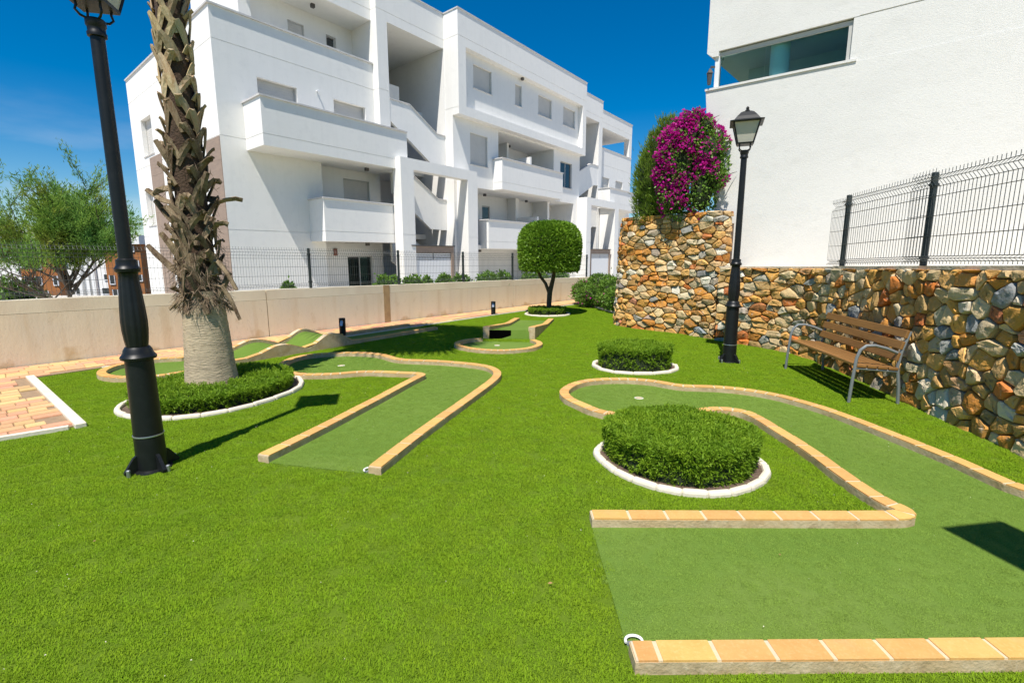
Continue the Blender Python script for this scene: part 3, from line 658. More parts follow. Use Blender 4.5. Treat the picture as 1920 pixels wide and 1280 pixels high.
# ------------------------------------------------------------------ rubble stone walls
PAL = [((198,148,74), 5), ((212,164,96), 4.5), ((184,124,54), 4), ((206,178,132), 4), ((192,108,50), 1.7), ((152,152,144), 1.6), ((126,132,134), .9), ((190,174,140), 3), ((160,130,82), 3), ((210,202,182), 1.6)]
palc = [lin(c) for c, _ in PAL]; palw = [w for _, w in PAL]
def tint():
    a = random.choices(palc, palw)[0]; b = random.choices(palc, palw)[0]; k = random.uniform(0, .3); f = random.uniform(.85, 1.25)
    return tuple((x*(1-k)+y*k)*f for x, y in zip(a, b))
def clip_poly(poly, nx, ny, c):
    out = []
    for i in range(len(poly)):
        p, q = poly[i], poly[(i+1) % len(poly)]; dp, dq = p[0]*nx+p[1]*ny-c, q[0]*nx+q[1]*ny-c
        if dp <= 0: out.append(p)
        if dp*dq < 0: t = dp/(dp-dq); out.append((p[0]+(q[0]-p[0])*t, p[1]+(q[1]-p[1])*t))
    return out
def rubble_wall(name, label, pts, tops, sw, sh, batter=0, thick=.38, cat='stone wall', order=None, cap=None):
    """pts: plan line of the face (outside on the left of travel); tops: heights at pts"""
    P = [Vector(p) for p in pts]; cum = [0]
    for a, b in zip(P[:-1], P[1:]): cum.append(cum[-1]+(b-a).length)
    L = cum[-1]
    def at(s):
        s = max(0, min(L, s))
        for i in range(len(P)-1):
            if s <= cum[i+1] or i == len(P)-2: break
        t = (s-cum[i])/(cum[i+1]-cum[i]); d = (P[i+1]-P[i]).normalized()
        return P[i].lerp(P[i+1], t), d, tops[i]+(tops[i+1]-tops[i])*t
    def nrm(s):
        _, a, _ = at(s-.15); _, b, _ = at(s+.15); d = (a+b).normalized(); return Vector((d.y, -d.x))
    def pos(s, z, out):
        p, _, _ = at(s); nn = nrm(s); q = p+nn*(out-batter*z*max(0, 1-1.15*s/L)); return (q.x, q.y, z)
    base = thing(name, label, cat, (P[len(P)//2].x, P[len(P)//2].y, 0))
    # core
    k = max(4, int(L/.2)); mb = M(); vs = []
    for i in range(k+1):
        s = L*i/k; h = at(s)[2]-.01
        vs += [pos(s, -.1, -.03), pos(s, h, -.03), pos(s, h, -thick), pos(s, -.1, -thick)]
    fs = [(4*i+j, 4*i+4+j, 4*i+4+(j+1)%4, 4*i+(j+1)%4) for i in range(k) for j in range(4)]+[(0,1,2,3), (4*k+3,4*k+2,4*k+1,4*k)]
    mb.add(vs, fs); obj('wall_core', mb, 'stone_core', base)
    # seeds in loose courses
    H = max(tops); seeds = []; z = sh*.35
    while z < H+sh:
        s = random.uniform(0, sw)
        while s < L:
            seeds.append((s+random.uniform(-.24, .24)*sw, z+random.uniform(-.36, .36)*sh)); s += sw*random.choice((.5, .65, .8, 1, 1, 1.2, 1.45, 1.7))
        z += sh*random.uniform(.85, 1.15)
    A = sw/sh*.92; Sd = np.array(seeds); wt = rng.uniform(0, 1, len(seeds))**1.5*(.62*sw)**2; cells = []
    for i, (s, z) in enumerate(seeds):
        hh = at(s)[2]
        poly = [(s-.6, z-.5), (s+.6, z-.5), (s+.6, z+.5), (s-.6, z+.5)]
        near = np.where((np.abs(Sd[:, 0]-s) < 4*sw) & (np.abs(Sd[:, 1]-z) < 4*sh))[0]
        for j in near:
            if j == i: continue
            ds, dz = Sd[j, 0]-s, Sd[j, 1]-z; nx, ny = ds, dz*A*A; c = ((s+Sd[j, 0])/2*nx+(z+Sd[j, 1])/2*ny)+(wt[i]-wt[j])/2
            poly = clip_poly(poly, nx, ny, c)
            if len(poly) < 3: break
        for nx, ny, c in ((-1, 0, 0), (1, 0, L), (0, -1, .04), (0, 1, hh-.005)):
            if len(poly) >= 3: poly = clip_poly(poly, nx, ny, c)
        if len(poly) < 3: continue
        area = abs(sum(poly[q][0]*poly[(q+1)%len(poly)][1]-poly[(q+1)%len(poly)][0]*poly[q][1] for q in range(len(poly))))/2
        if area > .0009: cells.append((poly, area))
    stones = []
    for poly, area in cells:
        m_ = len(poly); cx = sum(p[0] for p in poly)/m_; cz = sum(p[1] for p in poly)/m_
        ring = []
        for i in range(m_):
            p, q, r_ = poly[i-1], poly[i], poly[(i+1) % m_]; a = random.uniform(.04, .2); b = random.uniform(.04, .2)
            ring += [(q[0]+(p[0]-q[0])*a, q[1]+(p[1]-q[1])*a), (q[0]+(r_[0]-q[0])*b, q[1]+(r_[1]-q[1])*b)]
        gap = random.uniform(.003, .008); rr = math.sqrt(area); sc = 1-gap/rr*2
        dep = random.uniform(.012, .045); tx, tz = random.uniform(-.22, .22), random.uniform(-.25, .15); n_ = len(ring)
        vs = []; rings = ((sc, -.06, 0), (sc, dep*.12, .05), (sc*.95, dep*.72, .14), (sc*.80, dep*1.0, .26), (sc*.42, dep*1.08, .42))
        for ss, out, jt in rings:
            for a, b in ring:
                da, db = (a-cx)*ss, (b-cz)*ss; da *= 1+random.uniform(-jt, jt)*.35; db *= 1+random.uniform(-jt, jt)*.35
                o_ = out+(tx*da+tz*db if out > 0 else 0)+random.uniform(-jt, jt)*.028
                vs.append(pos(cx+da, cz+db, min(o_, .085)))
        nr = len(rings)
        fs = [(k_*n_+i, k_*n_+(i+1)%n_, (k_+1)*n_+(i+1)%n_, (k_+1)*n_+i) for k_ in range(nr-1) for i in range(n_)]+[tuple((nr-1)*n_+i for i in range(n_))]
        p0 = pos(cx, cz, 0); stones.append((not in_frame(*p0), -area/(p0[0]**2+p0[1]**2), vs, fs, tint()))
    stones.sort(key=lambda q: (q[0], q[1]))
    def build(nm, lst):
        mb = M(); cols = []
        for _, _, vs, fs, col in lst: mb.add(vs, fs); cols += [(*col, 1)]*len(vs)
        o = obj(nm, mb, 'stone', base, True); at_ = o.data.attributes.new('tint', 'FLOAT_COLOR', 'POINT'); at_.data.foreach_set('color', np.array(cols, np.float32).ravel()); return o
    for st in stones[:295]: build('stone', [st])
    if len(stones) > 295: build('small_stones', stones[295:])['kind'] = 'stuff'
    if cap:
        vs = []
        for i in range(k+1):
            s = L*i/k; h = at(s)[2]; a = pos(s, h, .0+random.uniform(-.008, .008)); b = pos(s, h, -thick-.02)
            vs += [(a[0], a[1], h-.008), (a[0], a[1], h+cap), (b[0], b[1], h+cap), (b[0], b[1], h-.008)]
        mb = M(); mb.add(vs, [(4*i+j, 4*i+4+j, 4*i+4+(j+1)%4, 4*i+(j+1)%4) for i in range(k) for j in range(4)]+[(0,1,2,3), (4*k+3,4*k+2,4*k+1,4*k)]); obj('coping', mb, 'stone_cap', base)
    return base
# travel from the far left end towards the camera, face on the right of travel
bastion_pts = [(3.5, 12.9), (2.95, 12.62), (2.58, 12.2), (2.42, 11.8), (2.42, 11.45), (2.6, 11.1), (2.792, 10.87), (3.1, 10.58), (3.403, 10.3), (3.70, 9.80), (3.84, 9.55), (4.16, 9.72)]
rubble_wall('stone_bastion', 'tall curved rubble stone wall carrying the cypress and bougainvillea', bastion_pts, [2.42]*12, .225, .108, batter=.075)
rubble_wall('stone_wall', 'low rubble stone wall behind the lamp post with a straight top', [(3.875, 9.46), (4.21, 8.95), (4.49, 8.42), (4.66, 7.95), (4.66, 7.5), (4.61, 7.28)], [1.37, 1.38, 1.39, 1.40, 1.41, 1.415], .215, .108, cap=.02)
rubble_wall('stone_wall', 'rubble stone retaining wall behind the bench below the wire fence', [(4.60, 7.25), (4.56, 6.6), (4.42, 5.7), (4.26, 4.77), (4.16, 3.9), (3.98, 2.6), (3.8, 1.2)], [1.415, 1.425, 1.45, 1.47, 1.49, 1.49, 1.49], .165, .132, cap=.03)
# raised terrace behind the low walls, planting soil inside the bastion
struct(obj('terrace', M().prism([(4.45, 9.45), (4.75, 8.5), (4.96, 7.9), (4.92, 7.2), (4.75, 5.7), (4.5, 4.0), (4.15, 1.2), (9, 1.2), (9, 14), (4.0, 14)], -.3, 1.36), 'concrete_light'))
bed = obj('planting_bed', M().prism([(3.6, 12.7), (3.0, 12.4), (2.8, 12.0), (2.72, 11.6), (2.8, 11.3), (3.1, 10.95), (3.55, 10.5), (4.0, 9.95), (4.1, 9.8), (5.0, 10.3), (4.6, 12.7)], -.2, 2.2), 'soil'); struct(bed)

# ------------------------------------------------------------------ concrete boundary wall with wire fence
cw = thing('concrete_wall', 'long cast concrete boundary wall, beige and stained, along the paved path', 'wall', (*wl_pt(5), 0))
def wtop(t): return .975-.0115*max(0, t)
JT = [-9, -3.2, 3.75, 6.55, 11.2, 17.4]
for a, b in zip(JT[:-1], JT[1:]):
    for (n1, z0f, z1f, nm, m_) in ((0, lambda t: -.1, lambda t: wtop(t)*.8-.006, 'wall_panel', 'concrete'), (-.008, lambda t: wtop(t)*.8, wtop, 'wall_crown', 'concrete_light')):
        mb = M(); k = 8; vs = []
        for i in range(k+1):
            t = a+.008+(b-a-.016)*i/k; wob = random.uniform(-.006, .006) if nm == 'wall_crown' else 0
            for n_, z in ((n1, z0f(t)), (n1, z1f(t)+wob), (-.2, z1f(t)+wob), (-.2, z0f(t))): vs.append((*wl_pt(t, n_), z))
        mb.add(vs, [(4*i+j, 4*i+(j+1)%4, 4*i+4+(j+1)%4, 4*i+4+j) for i in range(k) for j in range(4)]+[(3,2,1,0), (4*k,4*k+1,4*k+2,4*k+3)])
        obj(nm, mb, m_, cw)
mb = M()
for z in (-.1,):
    vs = [(*wl_pt(t, n_), zz) for t in (JT[0], JT[-1]) for n_, zz in ((-.02, -.1), (-.02, wtop(t)-.02), (-.19, wtop(t)-.02), (-.19, -.1))]
mb.add(vs, [(j, (j+1)%4, 4+(j+1)%4, 4+j) for j in range(4)]); obj('joint_filler', mb, 'rust_joint', cw)
mb = M(); a, b = 6.45, 6.62; mb.hexa([(*wl_pt(a, .004), 0), (*wl_pt(b, .004), 0), (*wl_pt(b, -.01), 0), (*wl_pt(a, -.01), 0)], [(*wl_pt(a, .004), .9), (*wl_pt(b, .004), .9), (*wl_pt(b, -.01), .9), (*wl_pt(a, -.01), .9)]); obj('stained_strip', mb, 'rust_joint', cw)
def wire_panel(p0, p1, zb, h, parent, pitch=.055, r=.0028, out=(0, 0)):
    """welded mesh panel with folded rows at top and bottom"""
    p0, p1 = Vector(p0), Vector(p1); d = p1-p0; L = d.length; d.normalize(); nn = Vector((d.y, -d.x)); o2 = Vector(out)
    mb = M(); prof = [(0, 0), (.05, .045), (.10, 0), (h*.36, 0), (h*.62, 0), (h-.13, 0), (h-.075, .05), (h-.02, 0), (h, 0)]
    zs = lambda s: zb[0]+(zb[1]-zb[0])*s/L
    k = int(L/pitch)
    for i in range(k+1):
        s = L*i/k; b = p0+d*s+o2
        mb.tube([(b.x+nn.x*o, b.y+nn.y*o, zs(s)+z) for z, o in ((0, 0), (.03, 0), (.055, .04), (.08, 0), (h-.16, 0), (h-.10, .05), (h-.05, 0), (h, 0))], r, 3, False)
    for z, o in ((.03, 0), (.055, .04), (.08, 0), (h*.3, 0), (h*.52, 0), (h*.73, 0), (h-.16, 0), (h-.10, .05), (h-.05, 0)):
        a, b = p0+nn*o+o2, p1+nn*o+o2; mb.tube([(a.x, a.y, zb[0]+z), (b.x, b.y, zb[1]+z)], r*1.1, 4, False)
    return obj('wire_panel', mb, 'fence_wire', parent)
def post(p, z0, z1, parent, r=.028, clamps=True):
    mb = M(); mb.lathe([(r, z0), (r, z1-.01), (r*.7, z1)], 12, p[0], p[1]); o = obj('post', mb, 'fence_paint', parent, True)
    if clamps:
        for z in (z0+.14, z1-.14):
            mb = M(); mb.lathe([(r*1.35, z), (r*1.35, z+.025)], 12, p[0], p[1]); obj('clamp', mb, 'fence_paint', o)
fl_ = thing('wire_fence', 'dark welded wire fence on top of the long concrete wall', 'fence', (*wl_pt(4, -.1), .93))
FT = [-7.2, -4.7, -2.3, .03, 2.35, 4.72, 6.98, 9.15, 11.25, 13.4, 15.5]
for t in FT: post(wl_pt(t, -.1), wtop(t)-.02, wtop(t)+.82, fl_, .03)
for a, b in zip(FT[:-1], FT[1:]): wire_panel(wl_pt(a, -.1), wl_pt(b, -.1), (wtop(a)+.02, wtop(b)+.02), .80, fl_, .05, .0025)
fr_ = thing('wire_fence', 'dark welded wire fence standing on the stone wall at the right', 'fence', (4.6, 6.2, 1.45))
FP = [(4.66, 7.16), (4.50, 5.55), (4.24, 3.75), (3.98, 1.95)]
FZ = [1.425, 1.475, 1.50, 1.51]
for p, z in zip(FP, FZ): post(p, z-.06, z+.99, fr_, .034)
for i in range(3): wire_panel(FP[i], FP[i+1], (FZ[i]+.03, FZ[i+1]+.03), .96, fr_, .05, .0034, (-.035, 0))
wire_panel((4.50, 5.55+.02), (4.56, 5.95), (1.5, 1.49), 1.02, fr_, .05, .0028, (.06, .05))
wire_panel((4.66, 7.16), (4.78, 7.75), (1.44, 1.44), .96, fr_, .05, .0028, (.03, 0))

# ------------------------------------------------------------------ lamp posts
def lamp(loc, label, rz=0):
    t = thing('lamp_post', label, 'lamp post', (*loc, 0), 'cast iron garden lamp posts', rz)
    G_ = .82
    def lathe(prof, n_): return M().lathe([(r*G_, z) for r, z in prof], n_)
    obj('plinth', lathe([(.16, .0), (.155, .012), (.125, .02), (.122, .02), (.118, .20)], 28), 'black_paint', t, True, True)
    for i in range(4):
        a = PI/4+i*PI/2; c, s = math.cos(a), math.sin(a); w = .012; mb = M()
        pr = [(.085, .012), (.185, .012), (.185, .03), (.12, .12), (.085, .14)]
        vs = [(c*r-s*w*sg, s*r+c*w*sg, z) for sg in (1, -1) for r, z in pr]; mb.add(vs, [(0,1,2,3,4), (9,8,7,6,5)]+[(i_, 5+i_, 5+(i_+1)%5, (i_+1)%5) for i_ in range(5)])
        gz = obj('gusset', mb, 'black_paint', t, local=True)
        obj('bolt', M().lathe([(.014, .0), (.014, .05), (.008, .055)], 8, c*.17-s*.03, s*.17+c*.03), 'silver_band', gz, local=True)
    obj('band', lathe([(.121, .265), (.123, .270), (.121, .276)], 28), 'silver_band', t, True, True)
    obj('base_column', lathe([(.118, .20), (.117, .262), (.116, .278), (.108, .80), (.107, .83)], 28), 'black_paint', t, True, True)
    obj('lower_collar', lathe([(.107, .83), (.135, .838), (.138, .855), (.122, .872), (.113, .885), (.108, .905), (.092, .925)], 28), 'black_paint', t, True, True)
    # fluted vase
    prof = [(.082, .925), (.090, .97), (.098, 1.04), (.100, 1.11), (.094, 1.2), (.085, 1.30), (.077, 1.38), (.072, 1.43), (.075, 1.445)]
    n_ = 48; vs, fs = [], []
    for k, (r, z) in enumerate(prof):
        for j in range(n_):
            fl = .94 if (j % 4 in (0, 1) and 0 < k < len(prof)-1) else 1.0; vs.append((G_*r*fl*math.cos(2*PI*j/n_), G_*r*fl*math.sin(2*PI*j/n_), z))
    fs = [(i*n_+j, i*n_+(j+1)%n_, (i+1)*n_+(j+1)%n_, (i+1)*n_+j) for i in range(len(prof)-1) for j in range(n_)]
    mb = M(); mb.add(vs, fs); obj('fluted_shaft', mb, 'black_paint', t, True, True)
    obj('upper_collar', lathe([(.075, 1.445), (.092, 1.455), (.096, 1.475), (.084, 1.49), (.078, 1.50), (.079, 1.535), (.066, 1.54), (.055, 1.545)], 28), 'black_paint', t, True, True)
    obj('pole', lathe([(.055, 1.545), (.05, 2.95)], 24), 'black_paint', t, True, True)
    obj('neck', lathe([(.05, 2.95), (.066, 2.955), (.068, 2.975), (.060, 2.985), (.062, 3.01), (.070, 3.02), (.070, 3.05), (.058, 3.06), (.02, 3.065)], 24), 'black_paint', t, True, True)
    for i in range(4):
        a = PI/4+i*PI/2; c, s = math.cos(a), math.sin(a); mb = M()
        mb.tube([(c*r, s*r, z) for r, z in ((.035, 3.05), (.08, 3.06), (.105, 3.085), (.095, 3.115), (.10, 3.14))], .008, 6); obj('scroll', mb, 'black_paint', t, True, True)
    # lantern: tapered four-sided cage
    def sq(r, z): return [(r, r, z), (-r, r, z), (-r, -r, z), (r, -r, z)]
    mb = M(); mb.hexa(sq(.105, 3.135), sq(.11, 3.155)); head = obj('lantern_frame', mb, 'black_paint', t, local=True)
    rb, rt, zb, zt = .103, .168, 3.155, 3.42
    for i in range(4):
        b0, t0 = Vector(sq(rb, zb)[i]), Vector(sq(rt, zt)[i]); mb = M(); mb.tube([b0, t0], .011, 4); obj('corner_bar', mb, 'black_paint', head, local=True)
        b1, t1 = Vector(sq(rb-.004, zb)[(i+1)%4]), Vector(sq(rt-.004, zt)[(i+1)%4]); b0, t0 = Vector(sq(rb-.004, zb)[i]), Vector(sq(rt-.004, zt)[i])
        mb = M(); nn = (b1-b0).cross(t0-b0).normalized()*.002
        mb.hexa([b0-nn, b1-nn, b1+nn, b0+nn], [t0-nn, t1-nn, t1+nn, t0+nn]); obj('pane', mb, 'lamp_glass', head, local=True)
    mb = M(); mb.hexa(sq(.098, 3.1555), sq(.098, 3.158)); obj('lantern_floor', mb, 'lamp_base_plate', head, local=True)
    mb = M()
    rings = [(.172, 3.415), (.215, 3.418), (.218, 3.432), (.165, 3.45), (.13, 3.50), (.085, 3.555), (.05, 3.575), (.03, 3.58)]
    vs = [p for r, z in rings for p in sq(r, z)]; fs = [(4*i+j, 4*i+(j+1)%4, 4*i+4+(j+1)%4, 4*i+4+j) for i in range(len(rings)-1) for j in range(4)]+[(3,2,1,0), tuple(4*(len(rings)-1)+j for j in range(4))]
    mb.add(vs, fs); roof = obj('lantern_roof', mb, 'black_paint', t, local=True, bevel=.004)
    obj('finial', M().lathe([(.03, 3.575), (.032, 3.595), (.018, 3.605), (.022, 3.625), (.01, 3.645)], 12), 'black_paint', roof, True, True)
    return t
lamp((-2.735, 3.60), 'black cast iron lamp post in the left foreground in front of the palm', R(14)).scale.z = 1.02
lamp((3.30, 7.47), 'black cast iron lamp post with its lantern standing by the stone wall', R(-22))
lamp((2.24, .80), 'black cast iron lamp post just beside the camera, seen only by its shadow', R(10))

# ------------------------------------------------------------------ bollard lights
def bollard(loc, label, rz):
    t = thing('bollard_light', label, 'bollard', (*loc, 0), 'low black bollard lights by the path', rz)
    r = .062
    obj('body', M().lathe([(r, 0), (r, .215)], 20), 'black_paint', t, True, True); obj('cap', M().lathe([(r, .335), (r, .362), (r*.92, .37)], 20), 'black_paint', t, True, True)
    k = 12; mb = M(); vs = []
    for i in range(k+1):
        a = R(-70)+R(320)*i/k+R(110)-R(0)
        vs += [(r*math.cos(a), r*math.sin(a), .215), (r*math.cos(a), r*math.sin(a), .335), (r*.9*math.cos(a), r*.9*math.sin(a), .335), (r*.9*math.cos(a), r*.9*math.sin(a), .215)]
    k2 = 8; vs = []
    for i in range(k2+1):
        a = R(-40)+R(260)*i/k2
        vs += [(r*math.cos(a), r*math.sin(a), .215), (r*math.cos(a), r*math.sin(a), .335), (r*.9*math.cos(a), r*.9*math.sin(a), .335), (r*.9*math.cos(a), r*.9*math.sin(a), .215)]
    mb.add(vs, [(4*i+j, 4*i+4+j, 4*i+4+(j+1)%4, 4*i+(j+1)%4) for i in range(k2) for j in range(4)]); obj('housing', mb, 'black_paint', t, local=True)
    mb = M(); mb.hexa([(-.03, -.045, .22), (.03, -.045, .22), (.03, .0, .22), (-.03, .0, .22)], [(-.03, -.01, .33), (.03, -.01, .33), (.03, .0, .33), (-.03, .0, .33)]); obj('reflector', mb, 'silver_band', t, local=True)
bollard((-3.37, 9.87), 'low black bollard light beside the humped lane', R(-15)); bollard((-.505, 13.5), 'low black bollard light near the clipped ball tree', R(-10))

# ------------------------------------------------------------------ bench
bn = thing('park_bench', 'wooden slatted bench with steel arm frames against the stone wall', 'bench', (4.0, 6.15, 0))
bA = Vector((3.90, 6.98, 0)); bd = Vector((-.115, -.993, 0)); bb = Vector((.993, -.115, 0))      # along the bench, and to its back
def bp(l, d, z): return bA+bd*l+bb*d+Vector((0, 0, z))
BL = 1.66
for i, l in enumerate((.0, BL)):
    mb = M(); arm = [(.0, 0), (.012, .25), (.03, .50), (.06, .59), (.115, .635), (.2, .64), (.32, .61), (.43, .565)]
    mb.tube([bp(l, d, z) for d, z in arm], .017, 8); fr = obj('arm_frame', mb, 'bench_steel', bn, True)
    mb = M(); mb.tube([bp(l, .50, 0), bp(l, .485, .2), bp(l, .45, .42), bp(l, .475, .60), bp(l, .535, .80)], .017, 8); obj('leg', mb, 'bench_steel', bn, True)
    mb = M(); mb.tube([bp(l, .03, .385), bp(l, .2, .375), bp(l, .46, .36)], .013, 8); obj('seat_rail', mb, 'bench_steel', bn, True)
def slat(d0, z0, dd, dz, w, th, l0, l1):
    """plank: width axis (dd,dz) across"""
    ax = Vector((dd, dz)).normalized(); nx = Vector((-ax.y, ax.x)); mb = M(); q = []
    for l in (l0, l1):
        for a, b in ((0, 0), (w, 0), (w, th), (0, th)):
            d = d0+ax.x*a+nx.x*b; z = z0+ax.y*a+nx.y*b; q.append(bp(l, d, z))
    mb.hexa(q[:4], q[4:]); obj('slat', mb, 'bench_wood', bn, bevel=.006)
for k in range(4): slat(.035+k*.107, .40-k*.007, 1, -.06, .097, .032, -.02, BL+.02)
for k, (d0, z0) in enumerate(((.44, .475), (.468, .60), (.50, .722))): slat(d0, z0, .25, 1, .09, .03, -.02, BL+.02)
for l in (.0, BL): pass

# ------------------------------------------------------------------ hedges and beds
def shell_points(poly, h, n, topfrac=.62, wob=.014):
    xs = [p[0] for p in poly]; ys = [p[1] for p in poly]; pts = []; nrm = []
    per = [Vector((poly[i][0], poly[i][1])) for i in range(len(poly))]
    nt = int(n*topfrac); X, Y = [], []
    while len(X) < nt:
        x = rng.uniform(min(xs), max(xs), 4000); y = rng.uniform(min(ys), max(ys), 4000); k = np_inside(x, y, poly); X += list(x[k]); Y += list(y[k])
    X, Y = np.array(X[:nt]), np.array(Y[:nt]); ph = rng.uniform(0, 9, 6)
    bumps = wob*(np.sin(X*13+ph[0])*np.sin(Y*11+ph[1])+.6*np.sin(X*29+ph[2])*np.sin(Y*31+ph[3]))
    edge = np_dist(X, Y, list(poly)+[poly[0]]); z = h+bumps-.022*np.exp(-edge/.04)-rng.exponential(.02, nt)
    top = np.stack([X, Y, z], 1); tn = np.stack([np.zeros(nt), np.zeros(nt), np.ones(nt)], 1)
    ns = n-nt; L = [0]
    for i in range(len(per)): L.append(L[-1]+(per[(i+1)%len(per)]-per[i]).length)
    s = rng.uniform(0, L[-1], ns); i = np.clip(np.searchsorted(L, s)-1, 0, len(per)-1)
    A = np.array([tuple(p) for p in per]); B = np.roll(A, -1, 0); t = ((s-np.array(L)[i])/(np.array(L)[i+1]-np.array(L)[i]))[:, None]
    p = A[i]+(B[i]-A[i])*t; d = B[i]-A[i]; d /= np.linalg.norm(d, axis=1, keepdims=True); nn = np.stack([d[:, 1], -d[:, 0]], 1)
    c = A.mean(0); sg = np.sign(((p-c)*nn).sum(1))[:, None]; nn = nn*sg
    zz = rng.uniform(.0, 1, ns)**.8*h; off = (wob*np.sin(s*17+ph[4])*np.sin(zz*19+ph[5])-rng.exponential(.022, ns)-.03*(1-zz/h))[:, None]
    p = p+nn*off; side = np.stack([p[:, 0], p[:, 1], zz], 1); sn = np.stack([nn[:, 0], nn[:, 1], np.full(ns, .35)], 1)
    return np.vstack([top, side]), np.vstack([tn, sn])
def hedge(root, poly, h, n, ll, lw, m='hedge_leaf', spread=.75, core=.045, hole=None):
    P, D = shell_points(poly, h, n)
    if hole is not None:
        k = np.hypot(P[:, 0]-hole[0], P[:, 1]-hole[1]) > hole[2]; P, D = P[k], D[k]
    D = D+rng.normal(size=D.shape)*spread*.8; D /= np.linalg.norm(D, axis=1, keepdims=True)
    per = 12; m_ = len(P)//per; pick = rng.permutation(len(P))[:m_]; P0, D0 = np.repeat(P[pick], per, 0), np.repeat(D[pick], per, 0)
    tt = rng.uniform(-.3, 1, (len(P0), 1)); P = P0-D0*.03+D0*tt*.038+rng.normal(0, .005, P0.shape); D = D0+rng.normal(size=D0.shape)*.62
    V, F = leaves(P, D, ll, lw); V -= np.array(ORG[root.name])
    o = obj('foliage', np_mesh('foliage', V, F), m, root); c = np.mean(np.array(poly), 0)
    ins = [(c[0]+(p[0]-c[0])*(1-core/ .6), c[1]+(p[1]-c[1])*(1-core/.6)) for p in poly]
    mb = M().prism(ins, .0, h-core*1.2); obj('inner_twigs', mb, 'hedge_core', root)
def edging(root, poly, w=.058, h=.042, closed=True):
    pts = [Vector(p) for p in poly]; n_ = len(pts)
    for i in range(n_ if closed else n_-1):
        a, b = pts[i], pts[(i+1) % n_]; d = (b-a); L = d.length; d.normalize(); nn = Vector((-d.y, d.x))*w/2; e = -.004
        hh = h+random.uniform(-.006, .006); q = [a+d*e+nn, b-d*e+nn, b-d*e-nn, a+d*e-nn]
        mb = M(); mb.hexa([(p.x, p.y, -.02) for p in q], [(a.x*.0+p.x, p.y, hh) for p in q]); obj('edging_stone', mb, 'kerb_white', root, bevel=.022)
beds = []
def ellipse(cx, cy, rx, ry, n, rot=0, wob=0):
    o = []
    for i in range(n):
        a = 2*PI*i/n; r = 1+random.uniform(-wob, wob); x, y = rx*r*math.cos(a), ry*r*math.sin(a); c, s = math.cos(rot), math.sin(rot); o.append((cx+x*c-y*s, cy+x*s+y*c))
    return o
def bed_thing(name, label, cat, poly, soil_z=.012):
    if len(poly) < 14: poly = [tuple(p) for p in smooth_path([Vector(p) for p in poly], 1, True)]
    cx = sum(p[0] for p in poly)/len(poly); cy = sum(p[1] for p in poly)/len(poly)
    t = thing(name, label, cat, (cx, cy, 0)); beds.append(poly)
    obj('soil_bed', M().prism(poly, -.02, soil_z), 'soil', t); edging(t, poly); return t
# big bed in the right foreground
poly = [(.69, 3.93), (.685, 3.76), (.80, 3.44), (1.07, 3.185), (1.40, 3.13), (1.72, 3.28), (1.93, 3.53), (1.93, 3.86), (1.80, 4.15), (1.55, 4.34), (1.25, 4.38), (.95, 4.25)]
hb = bed_thing('hedge_bed', 'large low clipped hedge in a white-edged bed inside the right lane bend', 'hedge', poly)
hp = [(.735, 3.93), (.735, 3.75), (.85, 3.46), (1.09, 3.25), (1.39, 3.20), (1.69, 3.33), (1.88, 3.56), (1.89, 3.86), (1.76, 4.11), (1.53, 4.29), (1.25, 4.32), (.97, 4.20)]
hedge(hb, [tuple(p) for p in smooth_path([Vector(p) for p in hp], 2, True)], .285, 84000, .032, .0075)
# round bed further back
poly = ellipse(1.78, 7.12, .60, .50, 14, 0, .015)
hb = bed_thing('hedge_bed', 'small clipped round hedge in a white-edged bed between lane and stone wall', 'hedge', poly)
hedge(hb, ellipse(1.77, 7.10, .53, .43, 22), .34, 34000, .036, .009)
# palm bed
PX, PY = -3.55, 5.78
poly = [(-4.16, 5.12), (-4.05, 4.93), (-3.834, 4.80), (-3.453, 4.69), (-3.011, 4.88), (-2.70, 5.30), (-2.55, 5.80), (-2.68, 6.25), (-3.0, 6.6), (-3.5, 6.72), (-3.95, 6.5), (-4.2, 6.0), (-4.26, 5.5)]
hb = bed_thing('hedge_bed', 'ring of low clipped hedge around the foot of the palm trunk', 'hedge', poly)
hedge(hb, [tuple(p) for p in smooth_path([Vector((PX+(x-PX)*.90, PY+(y-PY)*.90)) for x, y in poly], 1, True)], .175, 50000, .036, .009, hole=(PX, PY, .30))

# ------------------------------------------------------------------ clipped ball tree
def crown_leaves(root, P, D, ll, lw, m, spread=.8, name='crown'):
    V, F = leaves(P, D+rng.normal(size=D.shape)*spread, ll, lw); V -= np.array(ORG[root.name]); return obj(name, np_mesh(name, V, F), m, root)
bx_, by_ = 1.0, 13.55
bt = thing('topiary_tree', 'clipped mushroom-shaped topiary tree with forked trunk in a small round bed', 'tree', (bx_, by_, 0))
mb = M(); mb.tube([(bx_+.02, by_, 0), (bx_, by_, .3), (bx_+.02, by_, .62), (bx_+.10, by_, .95), (bx_+.16, by_, 1.35)], [.085, .07, .07, .055, .05], 10)
mb.tube([(bx_+.01, by_, .58), (bx_-.10, by_, .85), (bx_-.26, by_, 1.06), (bx_-.32, by_, 1.35)], [.05, .042, .038, .03], 8)
obj('trunk', mb, 'bark', bt, True)
n_ = 26000; th = rng.uniform(0, 2*PI, n_); zt = rng.uniform(0, 1, n_); rr_ = np.sqrt(rng.uniform(0, 1, n_)); kind = rng.uniform(0, 1, n_)
Rm, z0, z1 = .82, 1.22, 2.46
P = np.zeros((n_, 3)); D = np.zeros((n_, 3))
def rad(z): # silhouette radius at relative height
    return Rm*np.where(z < .55, 1-.06*(1-z/.55)**2, np.sqrt(np.clip(1-((z-.55)/.45)**2, 0, 1))**.6)
side = kind < .72; top = (kind >= .72) & (kind < .9); bot = kind >= .9
